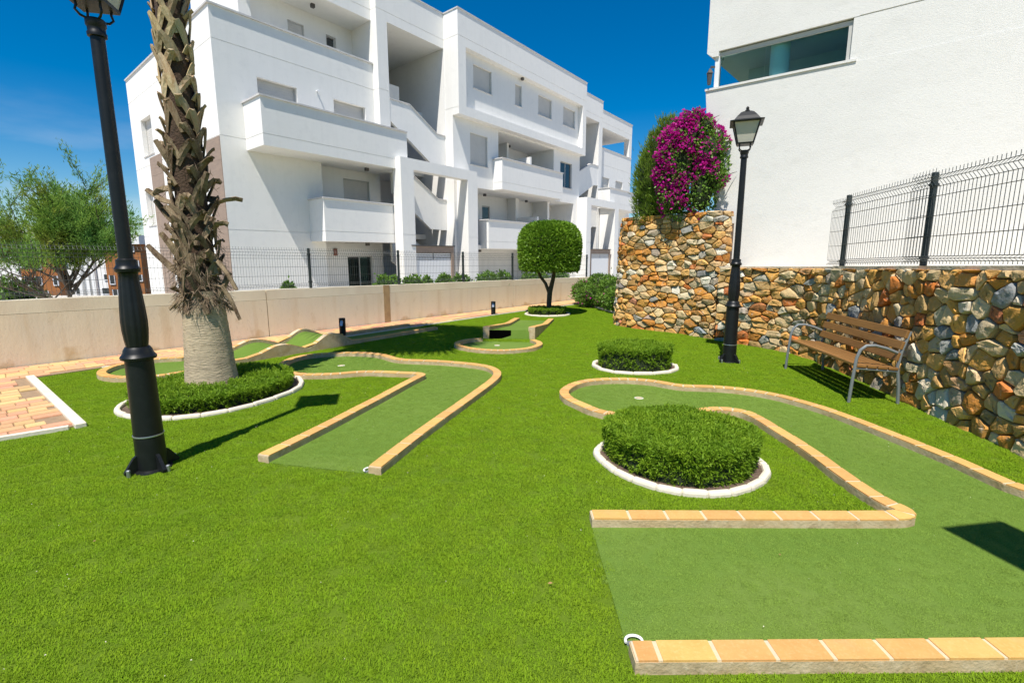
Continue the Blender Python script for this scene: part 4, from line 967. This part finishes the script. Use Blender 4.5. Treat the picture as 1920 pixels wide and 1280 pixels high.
rz = rad(zt); P[side] = np.stack([rz*np.cos(th), rz*np.sin(th), z0+zt*(z1-z0)], 1)[side]; D[side] = np.stack([np.cos(th), np.sin(th), .3+zt], 1)[side]
zz = 1-rr_**2.6*.30; P[top] = np.stack([Rm*.93*rr_*np.cos(th), Rm*.93*rr_*np.sin(th), z0+(z1-z0)*zz], 1)[top]; D[top] = np.stack([np.cos(th)*rr_*.7, np.sin(th)*rr_*.7, np.ones(n_)], 1)[top]
P[bot] = np.stack([Rm*.92*rr_*np.cos(th), Rm*.92*rr_*np.sin(th), np.full(n_, z0)+.03*rng.normal(size=n_)], 1)[bot]; D[bot] = np.stack([np.cos(th), np.sin(th), -np.ones(n_)*.6], 1)[bot]
P -= D/np.linalg.norm(D, axis=1, keepdims=True)*rng.exponential(.03, n_)[:, None]; P += np.array([bx_, by_, 0])
crown_leaves(bt, P, D, .068, .034, 'ficus_leaf', .75)
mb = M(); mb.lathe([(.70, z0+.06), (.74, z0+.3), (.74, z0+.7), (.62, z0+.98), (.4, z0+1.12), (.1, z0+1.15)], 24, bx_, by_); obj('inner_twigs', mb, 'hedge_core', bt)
poly = ellipse(.97, 13.62, .60, .55, 16, 0, .01)
hb = bed_thing('hedge_bed', 'tiny clipped hedge ring with white edging at the foot of the topiary tree', 'hedge', poly)
hedge(hb, ellipse(.97, 13.62, .53, .47, 20), .2, 9000, .04, .012, hole=(bx_, by_, .09))

# ------------------------------------------------------------------ palm
pm = thing('palm_tree', 'tall fan palm with smooth swollen foot and cross-hatched old leaf bases', 'palm tree', (PX, PY, 0))
PH = 8.2
def prad(z): return .86*(.325-.07*min(1, z/.95)+.03*math.exp(-z/.12)) if z < 1 else .84*(max(.215, .255-.4*(z-1))-.045*min(1, max(0, (z-1.6)/2.2)))
def pcx(z): return PX-.012*z+.42*max(0, (z-4.5)/3.7)**1.6
vs, fs = [], []; zs_ = [z*.05 for z in range(0, 25)]; n_ = 48
for k, z in enumerate(zs_):
    for j in range(n_):
        a = 2*PI*j/n_; r = prad(z)*(1+.012*math.sin(7*a+z*3)+.010*math.sin(z*55+2*math.sin(a*2))); vs.append((pcx(z)+r*math.cos(a), PY+r*math.sin(a), z))
fs = [(i*n_+j, i*n_+(j+1)%n_, (i+1)*n_+(j+1)%n_, (i+1)*n_+j) for i in range(len(zs_)-1) for j in range(n_)]
mb = M(); mb.add(vs, fs); obj('trunk_foot', mb, 'palm_bark', pm, True)
mb = M(); mb.tube([(pcx(z), PY, z) for z in (1.05, 2, 3, 4, 5, 6, 7, 8, PH)], [prad(z)*.9 for z in (1.05, 2, 3, 4, 5, 6, 7, 8, PH)], 24); obj('trunk', mb, 'palm_core', pm, True)
def ribbon(pts, wid, th, nrm_):
    """flat strap with thickness, slightly dished"""
    vs, fs = [], []; k = len(pts)
    for i, p in enumerate(pts):
        d = (Vector(pts[min(i+1, k-1)])-Vector(pts[max(i-1, 0)])).normalized(); nn = Vector(nrm_[i]); a = d.cross(nn).normalized(); nn = a.cross(d).normalized(); w = wid[i]/2; p = Vector(p)
        vs += [p-a*w, p+nn*th, p+a*w, p+a*w*.9-nn*th*.8, p-a*w*.9-nn*th*.8]
    for i in range(k-1):
        for j in range(5): fs.append((5*i+j, 5*i+(j+1)%5, 5*i+5+(j+1)%5, 5*i+5+j))
    fs.append((0, 1, 2, 3, 4)[::-1]); fs.append(tuple(5*(k-1)+j for j in range(5))); return vs, fs
def pt(a, z, out): r = prad(z)*.92+out; return (pcx(z)+r*math.cos(a), PY+r*math.sin(a), z)
GA = PI*(3-math.sqrt(5)); z = 1.22; i = 0
while z < PH-.2 and i < 270:
    a = i*GA+random.uniform(-.24, .24); old = z < 2.75; far = z > 5.2; rag = max(0, min(1, (2.9-z)/.9))
    mb = M(); hh = random.uniform(.2, .34); da = random.uniform(.58, .85)
    tip_out = .028+.022*random.random()+rag*random.uniform(0, .07)
    wf = random.uniform(.75, 1.3)
    for sg in ((-1, 1), (-1, 1), (-1, 1), (1,), (-1,))[random.randrange(5)]:
        ks = [0, .3, .6, .85, 1]
        pts = [pt(a+sg*da*(1-t)**.9, z+hh*t, .010+.012*(sg > 0)+tip_out*t**1.6) for t in ks]
        nr = [(math.cos(a+sg*da*(1-t)), math.sin(a+sg*da*(1-t)), -.25*t) for t in ks]
        mb.add(*ribbon(pts, [.05*wf, .068*wf, .078*wf, .075, .062], .012, nr))
    # stub of the cut stalk
    ex = random.uniform(.02, .06)+(.05 if random.random() < .15 else 0)+rag*random.uniform(.0, .26)*(random.random() < .45); up = random.uniform(.9, 1.8)-rag*random.uniform(0, 1.8); tw = random.uniform(-.25, .25)*(1+2*rag)
    b0 = Vector(pt(a, z+hh*.86, tip_out*.75)); rd = Vector((math.cos(a+tw), math.sin(a+tw), up)).normalized()
    pts = [b0-rd*.05, b0+rd*ex*.4, b0+rd*ex*.75+Vector((0, 0, -.02*rag)), b0+rd*ex+Vector((0, 0, -.06*rag))]
    mb.add(*ribbon(pts, [.085, .075, .065, .04+.03*random.random()], .014, [(math.cos(a), math.sin(a), -.4)]*4))
    obj('leaf_base', mb, 'palm_boot_old' if old else 'palm_boot', pm)
    z += .034; i += 1
# long ragged stalks hanging and sticking out around the lowest leaf bases
def stalk(a, z, pts, w):
    mb = M(); P = [Vector(pt(a, z, -.02))]+[Vector(pt(a+da, z+dz, o)) for da, dz, o in pts]; k = len(P)
    mb.add(*ribbon(P, [w*(1-.45*i/(k-1)) for i in range(k)], .016, [(math.cos(a)*.6, math.sin(a)*.6, .8)]*k)); obj('dead_stalk', mb, 'palm_boot_old', pm)
ST = [(-2.75, 1.35, ((-.1,.10,.10),(-.22,.26,.26),(-.3,.36,.36)), .09), (-3.0, 1.9, ((-.1,.14,.12),(-.1,.3,.24)), .10), (-.35, 1.55, ((.05,-.02,.12),(.1,-.16,.22),(.15,-.34,.30)), .09), (-.25, 1.28, ((.1,-.03,.1),(.2,-.2,.17),(.25,-.42,.2)), .085),
      (-1.75, 1.62, ((.05,.22,.06),(.1,.4,.07)), .11), (-1.25, 1.32, ((.0,.16,.05),(.0,.30,.06)), .12), (-2.2, 1.5, ((-.15,.2,.08),(-.3,.34,.16)), .10), (-2.6, 2.15, ((-.2,.05,.12),(-.35,.16,.28)), .10), (-.75, 1.75, ((.25,.12,.08),(.45,.26,.13)), .10),
      (-1.5, 1.9, ((-.3,.1,.07),(-.55,.22,.13)), .10), (-.6, 2.15, ((.1,.2,.1),(.15,.33,.17)), .1), (-3.3, 1.6, ((-.1,-.1,.12),(-.15,-.3,.16)), .09), (-1.9, 1.2, ((.05,-.1,.05),(.05,-.25,.04)), .12), (-1.0, 1.15, ((.05,-.08,.06),(.1,-.2,.05)), .11), (-2.0, 2.5, ((-.2,.16,.06),(-.4,.3,.12)), .09)]
for s_ in ST: stalk(*s_)
for k in range(20):
    a = random.uniform(-PI, PI); z = random.uniform(1.05, 1.5); obj_pts = ((random.uniform(-.3, .3), random.uniform(-.1, .25), random.uniform(.03, .1)), (random.uniform(-.4, .4), random.uniform(-.2, .4), random.uniform(.05, .16)))
    stalk(a, z, obj_pts, random.uniform(.08, .13))
n_ = 1400; a = rng.uniform(-PI, PI, n_); z = 1.02+rng.exponential(.28, n_); r = .2+rng.uniform(0, .05, n_)
P = np.stack([PX-.012*z+r*np.cos(a), PY+r*np.sin(a), z], 1); D = np.stack([np.cos(a)*.5, np.sin(a)*.5, -1.0*np.ones(n_)], 1)+rng.normal(size=(n_, 3))*.6
V, F = leaves(P, D, .13, .006); V -= np.array(ORG[pm.name]); o = obj('fibre', np_mesh('fibre', V, F), 'palm_fibre', pm); o['kind'] = 'stuff'
# crown of fan leaves above the frame
def frond(az, el, Lp, Rf):
    d = Vector((math.cos(az)*math.cos(el), math.sin(az)*math.cos(el), math.sin(el))); base = Vector((pcx(PH), PY, PH-.1)); side = d.cross(Vector((0, 0, 1))).normalized()
    mid = base+d*Lp*.6; tip = base+d*Lp+Vector((0, 0, -.12*Lp)); mb = M(); mb.tube([base, mid, tip], [.03, .022, .015], 5)
    fd = (tip-mid).normalized(); up = side.cross(fd).normalized(); k = 26
    for j in range(k):
        t = R(-120+240*j/(k-1)); dd = (fd*math.cos(t)+side*math.sin(t)); L = Rf*(.75+.25*math.cos(t))*random.uniform(.9, 1.05); w = .045
        s2 = dd.cross(up).normalized(); p1 = tip+dd*L*.55; p2 = tip+dd*L+Vector((0, 0, -.25*L*random.uniform(.4, 1.1)))
        mb.add([tip, p1-s2*w, p1+up*.015, p1+s2*w, p2], [(0, 1, 2), (0, 2, 3), (1, 4, 2), (2, 4, 3)])
    obj('fan_leaf', mb, 'palm_leaf', pm)
for k in range(38): frond(k*GA, R(78-k*3.1+random.uniform(-6, 6)), random.uniform(.75, 1.15), random.uniform(.8, 1.05))

# ------------------------------------------------------------------ bougainvillea, cypress hedge, bushes
def blob_points(n, blobs):
    P, D = [], []; wts = np.array([b[3]*b[4]+b[3]*b[5]+b[4]*b[5] for b in blobs]); wts /= wts.sum()
    for b, w in zip(blobs, wts):
        m_ = int(n*w); d = rng.normal(size=(m_, 3)); d /= np.linalg.norm(d, axis=1, keepdims=True); r = 1-np.abs(rng.normal(0, .11, m_))+np.where(rng.uniform(0, 1, m_) < .08, rng.exponential(.12, m_), 0); r += .07*np.sin(d[:, 2]*5+d[:, 0]*6+b[1]*3)+ .06*np.sin(d[:, 0]*9+b[0]*5)*np.sin(d[:, 2]*8)+.05*np.sin(d[:, 1]*11)
        P.append(np.array(b[:3])+d*r[:, None]*np.array(b[3:6])); D.append(d)
    return np.vstack(P), np.vstack(D)
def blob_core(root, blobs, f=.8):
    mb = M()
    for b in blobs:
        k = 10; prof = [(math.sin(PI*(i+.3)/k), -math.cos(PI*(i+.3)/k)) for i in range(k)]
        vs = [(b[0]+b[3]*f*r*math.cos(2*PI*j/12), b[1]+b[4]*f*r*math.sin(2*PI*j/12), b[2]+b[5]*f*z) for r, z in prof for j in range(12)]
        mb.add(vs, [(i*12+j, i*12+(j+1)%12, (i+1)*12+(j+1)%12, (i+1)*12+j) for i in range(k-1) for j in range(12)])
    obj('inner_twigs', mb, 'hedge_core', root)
bg_ = thing('bougainvillea', 'magenta flowering bougainvillea on top of the tall curved stone wall', 'shrub', (3.45, 10.3, 2.3))
blobs = [(3.30, 10.42, 2.75, .36, .34, .46), (3.36, 10.38, 3.45, .44, .36, .50), (3.50, 10.32, 3.85, .40, .32, .38), (3.12, 10.50, 3.15, .24, .28, .34), (3.70, 10.15, 2.85, .30, .26, .55), (3.42, 10.3, 4.1, .22, .2, .2), (3.78, 10.1, 3.55, .26, .24, .40), (3.66, 10.2, 4.05, .2, .2, .18), (3.86, 10.0, 3.1, .2, .2, .3)]
blobs += [(3.2, 10.45, 3.8, .26, .26, .28)]
for _ in range(16):
    b = random.choice(blobs[:9]); a, e_ = random.uniform(0, 2*PI), random.uniform(-.4, 1.2); r_ = random.uniform(.08, .17); blobs.append((b[0]+b[3]*math.cos(a)*math.cos(e_), b[1]+b[4]*math.sin(a)*math.cos(e_), b[2]+b[5]*math.sin(e_), r_, r_, r_*1.2))
blob_core(bg_, blobs[:9], .72)
P, D = blob_points(12000, blobs); crown_leaves(bg_, P, D, .055, .038, 'bush_leaf', .8, 'foliage')
P, D = blob_points(16000, blobs); P = P+D*.02
q = .8*np.sin(P[:, 0]*7.0+1)*np.sin(P[:, 2]*5.5+2)+.5*(P[:, 2]-3.3)-.9*(P[:, 0]-3.4)+.3*np.sin(P[:, 2]*13+P[:, 0]*11)+rng.normal(0, .3, len(P)); k = q > .04
crown_leaves(bg_, P[k], D[k], .062, .056, 'bract', .9, 'flowers')
n_ = 26; mb = M()
for _ in range(n_):
    b = random.choice(blobs); a = random.uniform(0, 2*PI); mb.tube([(b[0], b[1], b[2]), (b[0]+.2*math.cos(a), b[1]+.2*math.sin(a), b[2]+b[5]*.7), (b[0]+.3*math.cos(a), b[1]+.26*math.sin(a), b[2]+b[5]*.95)], [.012, .007, .003], 4)
obj('stem', mb, 'bark', bg_)
cy = thing('cypress_hedge', 'green clipped conifer beside the bougainvillea on the tall stone wall', 'conifer', (2.98, 11.0, 2.3))
blobs = [(2.98, 11.10, 2.7, .34, .38, .6), (3.0, 11.05, 3.2, .38, .4, .6), (3.1, 11.0, 3.6, .32, .36, .55), (3.2, 10.9, 3.95, .22, .3, .4), (3.2, 10.85, 3.0, .3, .35, .7)]
blob_core(cy, blobs, .82)
P, D = blob_points(16000, blobs); D = D*.55+np.array([0, 0, .9]); crown_leaves(cy, P, D, .13, .014, 'cypress_leaf', .35, 'foliage')
mb = M(); mb.tube([(3.0, 11.05, 2.1), (3.05, 11.0, 3.2)], [.05, .03], 8); obj('trunk', mb, 'bark', cy)
def bush(name, label, blobs, n, ll, lw, m, cat='bush', spread=.8, flowers=0, group=None):
    zmin = 0; t = thing(name, label, cat, (blobs[0][0], blobs[0][1], zmin), group); blob_core(t, blobs, .7)
    P, D = blob_points(n, blobs); k = P[:, 2] > 0; crown_leaves(t, P[k], D[k]+np.array([0, 0, .3]), ll, lw, m, spread, 'foliage')
    if flowers:
        P, D = blob_points(flowers, blobs); crown_leaves(t, P+D*.03, D, .05, .045, 'bract', .9, 'flowers')
    mb = M()
    for b in blobs: mb.tube([(b[0], b[1], 0), (b[0], b[1], b[2])], [.03, .015], 6)
    obj('stem', mb, 'bark', t); return t
bush('flowering_bush', 'green bush with scattered pink flowers at the end of the concrete wall', [(2.55, 15.6, .34, .55, .5, .34), (2.95, 14.6, .32, .45, .5, .30), (2.35, 16.3, .4, .4, .4, .36)], 9000, .075, .03, 'bush_leaf', flowers=260)
bush('leafy_bush', 'taller bright green bush against the left edge of the tall stone wall', [(3.0, 14.0, .36, .35, .5, .34), (3.05, 15.3, .45, .45, .5, .42), (2.95, 16.6, .55, .6, .5, .42)], 8000, .085, .034, 'bush_leaf')
e = thing('bed_edging', 'white edging stones curving along the flowering bush bed', 'edging', (2.4, 15, 0))
ed = [Vector(g(x, y)) for x, y in ((1088, 567), (1097, 570), (1112, 575), (1128, 580), (1150, 587))]; edging(e, ed, .07, .05, False)
SHR = [(4.45, 'tiny, near the glass door'), (6.95, 'beside the second fence post'), (7.75, 'in front of the brown entrance box'), (8.25, 'small, under the louvred door'), (8.9, 'left of the portal column fence post'), (9.5, 'right of the fence post by the portal column'), (10.6, 'bushy, under the lowest balcony'), (11.3, 'under the middle of the lowest balcony'), (12.6, 'left of the topiary tree trunk'), (13.3, 'right of the topiary tree trunk'), (14.5, 'just before the second portal')]
SZ = {6.95: .32, 8.25: .16, 10.6: .36, 11.3: .36, 4.45: .12}
for t_, where in SHR:
    s_ = SZ.get(t_, .27); x, y = wl_pt(t_, -.55); zt = wtop(t_)
    bush('planted_shrub', 'leafy green shrub behind the concrete wall, '+where, [(x, y, zt-.18, s_, s_*.8, .20+s_*.55)], 1100, .09, .05, 'bush_leaf', 'shrub', group='shrubs behind the concrete wall')

# ------------------------------------------------------------------ feathery tree beyond the wall at the left
tm = thing('feathery_tree', 'loose feathery tamarisk-like tree beyond the fence at the left', 'tree', (-9.75, 11.6, -.5))
tips = []; mb = M()
def branch(p, d, L, r, lev):
    k = 4; pts = [p]; q = p.copy(); dd = d.copy()
    for i in range(k):
        dd = (dd+Vector((random.uniform(-.18, .18), random.uniform(-.18, .18), random.uniform(-.05, .12)))).normalized(); q = q+dd*L/k; pts.append(q)
        if lev >= 2: tips.append((q.copy(), dd.copy(), lev))
    mb.tube(pts, [r*(1-.6*i/k) for i in range(k+1)], 6 if lev < 2 else 4, False)
    if lev < 3:
        for j in range((5, 6, 5)[lev]):
            t = random.uniform(.35, 1); i = min(k-1, int(t*k)); b = pts[i].lerp(pts[i+1], t*k-i); a = random.uniform(0, 2*PI); sp = (.85, .8, .75)[lev]
            nd = (dd*.6+Vector((math.cos(a)*sp, math.sin(a)*sp, random.uniform(.0, .55)))).normalized(); branch(b, nd, L*random.uniform(.52, .75), r*.5, lev+1)
random.seed(21)
branch(Vector((-9.75, 11.6, -.5)), Vector((.02, 0, 1)), 2.05, .085, 0)
branch(Vector((-9.74, 11.6, .9)), Vector((-.65, 0, .8)), 1.9, .05, 1); branch(Vector((-9.74, 11.6, .95)), Vector((.6, .1, .85)), 1.75, .045, 1); branch(Vector((-9.74, 11.6, 1.1)), Vector((-.2, -.1, 1)), 2.0, .045, 1); branch(Vector((-9.74, 11.6, 1.1)), Vector((.75, .0, .35)), 1.2, .035, 1); branch(Vector((-9.74, 11.6, 1.15)), Vector((-.8, .0, .35)), 1.3, .035, 1); branch(Vector((-9.74, 11.6, 1.2)), Vector((-.95, .0, .75)), 2.1, .04, 1)
tm.scale = (.86,)*3; tm.location.x -= .4
obj('trunk', mb, 'bark', tm, True)
T = np.array([tuple(t[0]) for t in tips]); TD = np.array([tuple(t[1]) for t in tips]); n_ = 90000
ii = rng.integers(0, len(T), n_); back = rng.uniform(-.28, .22, n_)[:, None]
P = T[ii]+TD[ii]*back+rng.normal(0, .065, (n_, 3)); D = TD[ii]+rng.normal(0, .55, (n_, 3))+np.array([0, 0, .15])
k = rng.uniform(0, 1, n_) < np.clip((P[:, 2]-1.5)/.8, .0, .95); V, F = leaves(P[k], D[k], .12, .02); V -= np.array(ORG[tm.name]); obj('crown', np_mesh('crown', V, F), 'tamarisk_leaf', tm)
random.seed(99)

# ------------------------------------------------------------------ far houses behind the tree
def far_block(name, label, x0, x1, y, z0, z1, wall, wins, extra=()):
    t = thing(name, label, 'building', ((x0+x1)/2, y, z0)); obj('wall', M().box(x0, x1, y, y+8, z0, z1), wall, t)
    for (a, b, c, d) in wins:
        w = obj('window', M().box(a, b, y-.06, y+.02, c, d), 'dark_glass', t)
        mb = M(); mb.box(a-.06, a, y-.09, y-.003, c, d); mb.box(b, b+.06, y-.09, y-.003, c, d); mb.box(a-.06, b+.06, y-.09, y-.003, c-.08, c); obj('window_frame', mb, 'white_metal', w)
    return t
FY = 48.
def fx(px): return (px-960)/FOC*FY*1.0/(_c) * 1.0 if False else (px-960)/ (FOC) * (FY*_c+ .3)
def fz(py): # height at distance FY
    b = (640-py)/FOC; return EYE+FY*(-_s+b*_c)/(_c+b*_s)
def rects(l): return [(fx(a), fx(b), fz(d), fz(c)) for a, b, c, d in l]
o1 = far_block('orange_house', 'orange-brown clad house with dark windows seen left of the feathery tree trunk', fx(40), fx(108), FY, -4.2, fz(463), 'orange_cladding', rects([(47, 57, 518, 534), (67, 77, 518, 534), (47, 60, 545, 560), (73, 86, 545, 560), (100, 107, 517, 534), (42, 53, 490, 500), (70, 80, 490, 504)]))
obj('roof_band', M().box(fx(40)-.1, fx(108)+.1, FY-.3, FY+8, fz(463)+.01, fz(455)), 'white_stucco', o1)
o2 = far_block('orange_house', 'orange-brown clad house with roof railing seen right of the lamp post pole', fx(200), fx(268), FY, -4.2, fz(458), 'orange_cladding', rects([(206, 214, 516, 532), (239, 246, 488, 505), (252, 263, 488, 505), (241, 249, 515, 531), (255, 266, 515, 526), (238, 246, 461, 471), (248, 257, 461, 471), (209, 217, 543, 556)]))
obj('roof_band', M().box(fx(188), fx(268)+.3, FY-.4, FY+8, fz(458)+.01, fz(441)), 'white_stucco', o2)
mb = M()
for px in (230, 246, 263): mb.box(fx(px)-.03, fx(px)+.03, FY, FY+.06, fz(441)+.01, fz(429))
mb.box(fx(228), fx(265), FY-.01, FY+.07, fz(429)-.04, fz(429)); obj('roof_railing', mb, 'fence_paint', o2)
o3 = far_block('white_house', 'white house between the two orange houses behind the tree', fx(108.5), fx(199.5), FY+.8, -4.2, fz(466), 'white_stucco', rects([(112, 118, 517, 526), (126, 138, 541, 552), (176, 200, 541, 552), (183, 190, 515, 525)]))
for px in (140, 153, 165): obj('pilaster', M().box(fx(px)-.18, fx(px)+.18, FY+.5, FY+.797, -4.2, fz(480)), 'white_stucco', o3)
o4 = far_block('pale_house', 'pale grey house with small windows at the left edge behind the fence', fx(-70), fx(32), FY+3, -4.2, fz(430), 'white_stucco', rects([(6, 11, 500, 515), (10, 14, 525, 538), (-20, -10, 500, 515)]))
bush('round_bush', 'rounded green bush beyond the fence at the far left edge', [(-12.2, 12.2, .3, .8, .7, .75), (-13.2, 12.6, .3, .8, .7, .7)], 4000, .12, .05, 'bush_leaf')
struct(obj('far_road', M().box(-60, -14, 30, 46, -4.05, -3.99), 'asphalt'))

# ------------------------------------------------------------------ grass blades over the lawn, litter on it
def lawn_ok(X, Y, marg):
    ok = np.ones(len(X), bool)
    for p in lanes_poly: ok &= ~np_inside(X, Y, p)
    for l in kerb_lines: ok &= np_dist(X, Y, [tuple(q) for q in l[::3]]+[tuple(l[-1])]) > KW/2+marg
    for p in beds: ok &= ~np_inside(X, Y, p) & (np_dist(X, Y, list(p)+[p[0]]) > .035+marg)
    ok &= ~np_inside(X, Y, path_poly) & (np_dist(X, Y, [(-9.0, .45)]+EDGE) > .06+marg)
    w = [(3.5, 12.9), (2.42, 11.8), (2.42, 11.4), (2.79, 10.83), (3.4, 10.26), (3.83, 9.5), (4.2, 8.95), (4.62, 7.95), (4.58, 7.2), (4.5, 6.6), (4.36, 5.7), (4.2, 4.77), (4.1, 3.9), (3.92, 2.6), (3.6, 0.2), (9, 0), (9, 13)]
    ok &= ~np_inside(X, Y, w)
    return ok
st = .085; gx, gy = np.meshgrid(np.arange(-8, 5, st), np.arange(.6, 16.6, st)); X = gx.ravel()+rng.uniform(-.5, .5, gx.size)*st; Y = gy.ravel()+rng.uniform(-.5, .5, gx.size)*st
fw = Y*_c+EYE*_s; u_ = 960+FOC*X/fw; v_ = 640-FOC*(Y*_s-EYE*_c)/fw; k = (u_ > -120) & (u_ < 2040) & (v_ < 1420) & (v_ > 540); X, Y = X[k], Y[k]
k = lawn_ok(X, Y, -.008); X, Y = X[k], Y[k]
# one tuft, instanced
nb = 230; P = np.stack([rng.uniform(-.06, .06, nb), rng.uniform(-.06, .06, nb), np.zeros(nb)], 1); a = rng.uniform(0, 2*PI, nb); le = rng.uniform(.009, .017, nb); ln = rng.uniform(.2, 1.3, nb)
dr = np.stack([np.cos(a)*ln, np.sin(a)*ln, np.ones(nb)], 1); dr /= np.linalg.norm(dr, axis=1, keepdims=True); sdv = np.stack([-np.sin(a), np.cos(a), np.zeros(nb)], 1)*.0015
mid = P+dr*le[:, None]*.55; tip = P+dr*le[:, None]+np.stack([np.cos(a), np.sin(a), -.4*np.ones(nb)], 1)*le[:, None]*.22
V = np.stack([P-sdv, P+sdv, mid+sdv*.8, mid-sdv*.8, tip], 1).reshape(-1, 3); F = []
for i in range(nb): F += [(5*i, 5*i+1, 5*i+2), (5*i, 5*i+2, 5*i+3), (5*i+3, 5*i+2, 5*i+4)]
tuft = bpy.data.objects.new('grass_tuft', np_mesh('grass_tuft', V, np.array(F))); tuft.data.materials.append(MATS['grass_blade'])
me = bpy.data.meshes.new('lawn_grass'); me.vertices.add(len(X)); me.vertices.foreach_set('co', np.stack([X, Y, np.full(len(X), .0)], 1).astype(np.float32).ravel())
go = bpy.data.objects.new('lawn_grass', me); C.objects.link(go); tag(go, 'short bright green artificial grass pile covering the lawn', 'grass', kind='stuff')
ng = bpy.data.node_groups.new('grass', 'GeometryNodeTree'); ng.interface.new_socket('Geometry', in_out='INPUT', socket_type='NodeSocketGeometry'); ng.interface.new_socket('Geometry', in_out='OUTPUT', socket_type='NodeSocketGeometry')
N_ = ng.nodes; gi = N_.new('NodeGroupInput'); gout = N_.new('NodeGroupOutput'); ip = N_.new('GeometryNodeInstanceOnPoints'); oi = N_.new('GeometryNodeObjectInfo'); oi.inputs['Object'].default_value = tuft; oi.inputs['As Instance'].default_value = True
rv = N_.new('FunctionNodeRandomValue'); rv.data_type = 'FLOAT_VECTOR'; rv.inputs[0].default_value = (0, 0, 0); rv.inputs[1].default_value = (0, 0, 6.283)
rs = N_.new('FunctionNodeRandomValue'); rs.data_type = 'FLOAT'; rs.inputs[2].default_value = .85; rs.inputs[3].default_value = 1.15
L_ = ng.links; L_.new(gi.outputs[0], ip.inputs['Points']); L_.new(oi.outputs['Geometry'], ip.inputs['Instance']); L_.new(rv.outputs[0], ip.inputs['Rotation']); L_.new(rs.outputs[1], ip.inputs['Scale']); L_.new(ip.outputs[0], gout.inputs[0])
mod = go.modifiers.new('grass', 'NODES'); mod.node_group = ng
lt = bpy.data.objects.new('pile_tuft', tuft.data.copy()); lt.data.materials.clear(); lt.data.materials.append(MATS['lane_blade'])
ng2 = ng.copy(); [x for x in ng2.nodes if x.bl_idname == 'GeometryNodeObjectInfo'][0].inputs['Object'].default_value = lt
[x for x in ng2.nodes if x.bl_idname == 'FunctionNodeRandomValue' and x.data_type == 'FLOAT'][0].inputs[2].default_value = .52; [x for x in ng2.nodes if x.bl_idname == 'FunctionNodeRandomValue' and x.data_type == 'FLOAT'][0].inputs[3].default_value = .62
for root, poly, line in ((laneA, lanes_poly[0], kerb_lines[0]), (laneB, lanes_poly[1], kerb_lines[1])):
    st = .055; xs = [p[0] for p in poly]; ys = [p[1] for p in poly]
    gx, gy = np.meshgrid(np.arange(min(xs), max(xs), st), np.arange(min(ys), max(ys), st)); X = gx.ravel()+rng.uniform(-.5, .5, gx.size)*st; Y = gy.ravel()+rng.uniform(-.5, .5, gx.size)*st
    k = np_inside(X, Y, poly) & (np_dist(X, Y, [tuple(q) for q in line[::3]]+[tuple(line[-1])]) > KW/2+.03); X, Y = X[k], Y[k]; o_ = ORG[root.name]
    me = bpy.data.meshes.new('turf_pile'); me.vertices.add(len(X)); me.vertices.foreach_set('co', np.stack([X-o_[0], Y-o_[1], np.full(len(X), .004)], 1).astype(np.float32).ravel())
    po = bpy.data.objects.new('turf_pile', me); C.objects.link(po); po.parent = root; po['kind'] = 'stuff'; po.modifiers.new('pile', 'NODES').node_group = ng2
# pale specks and dry leaves lying about
mb = M(); pts = []
X = rng.uniform(-5, 3.5, 420); Y = rng.uniform(1.2, 9, 420)
for x, y in zip(X, Y):
    r = random.uniform(.002, .0048); a = random.uniform(0, PI); z = .02; c, s = math.cos(a), math.sin(a)
    mb.add([(x+c*r, y+s*r, z), (x-s*r*.5, y+c*r*.5, z+.004), (x-c*r, y-s*r, z), (x+s*r*.5, y-c*r*.5, z+.002)], [(0, 1, 2, 3)])
lit = obj('petal_litter', mb, 'kerb_white'); tag(lit, 'tiny pale petals and grit scattered over the turf', 'litter', kind='stuff')

mb = M(); random.seed(5)
for _ in range(26):
    x, y = random.uniform(-5, 3.4), random.uniform(1.3, 8.5); a = random.uniform(0, 2*PI); L = random.uniform(.006, .014); c, s_ = math.cos(a), math.sin(a); z = .022
    mb.add([(x-c*L, y-s_*L, z), (x-s_*L*.4, y+c*L*.4, z+.006), (x+c*L, y+s_*L, z+.002), (x+s_*L*.4, y-c*L*.4, z+.001)], [(0, 1, 2, 3)])
tag(obj('leaf_litter', mb, 'dry_leaf'), 'small dry brown leaf scraps scattered over the turf', 'litter', kind='stuff')
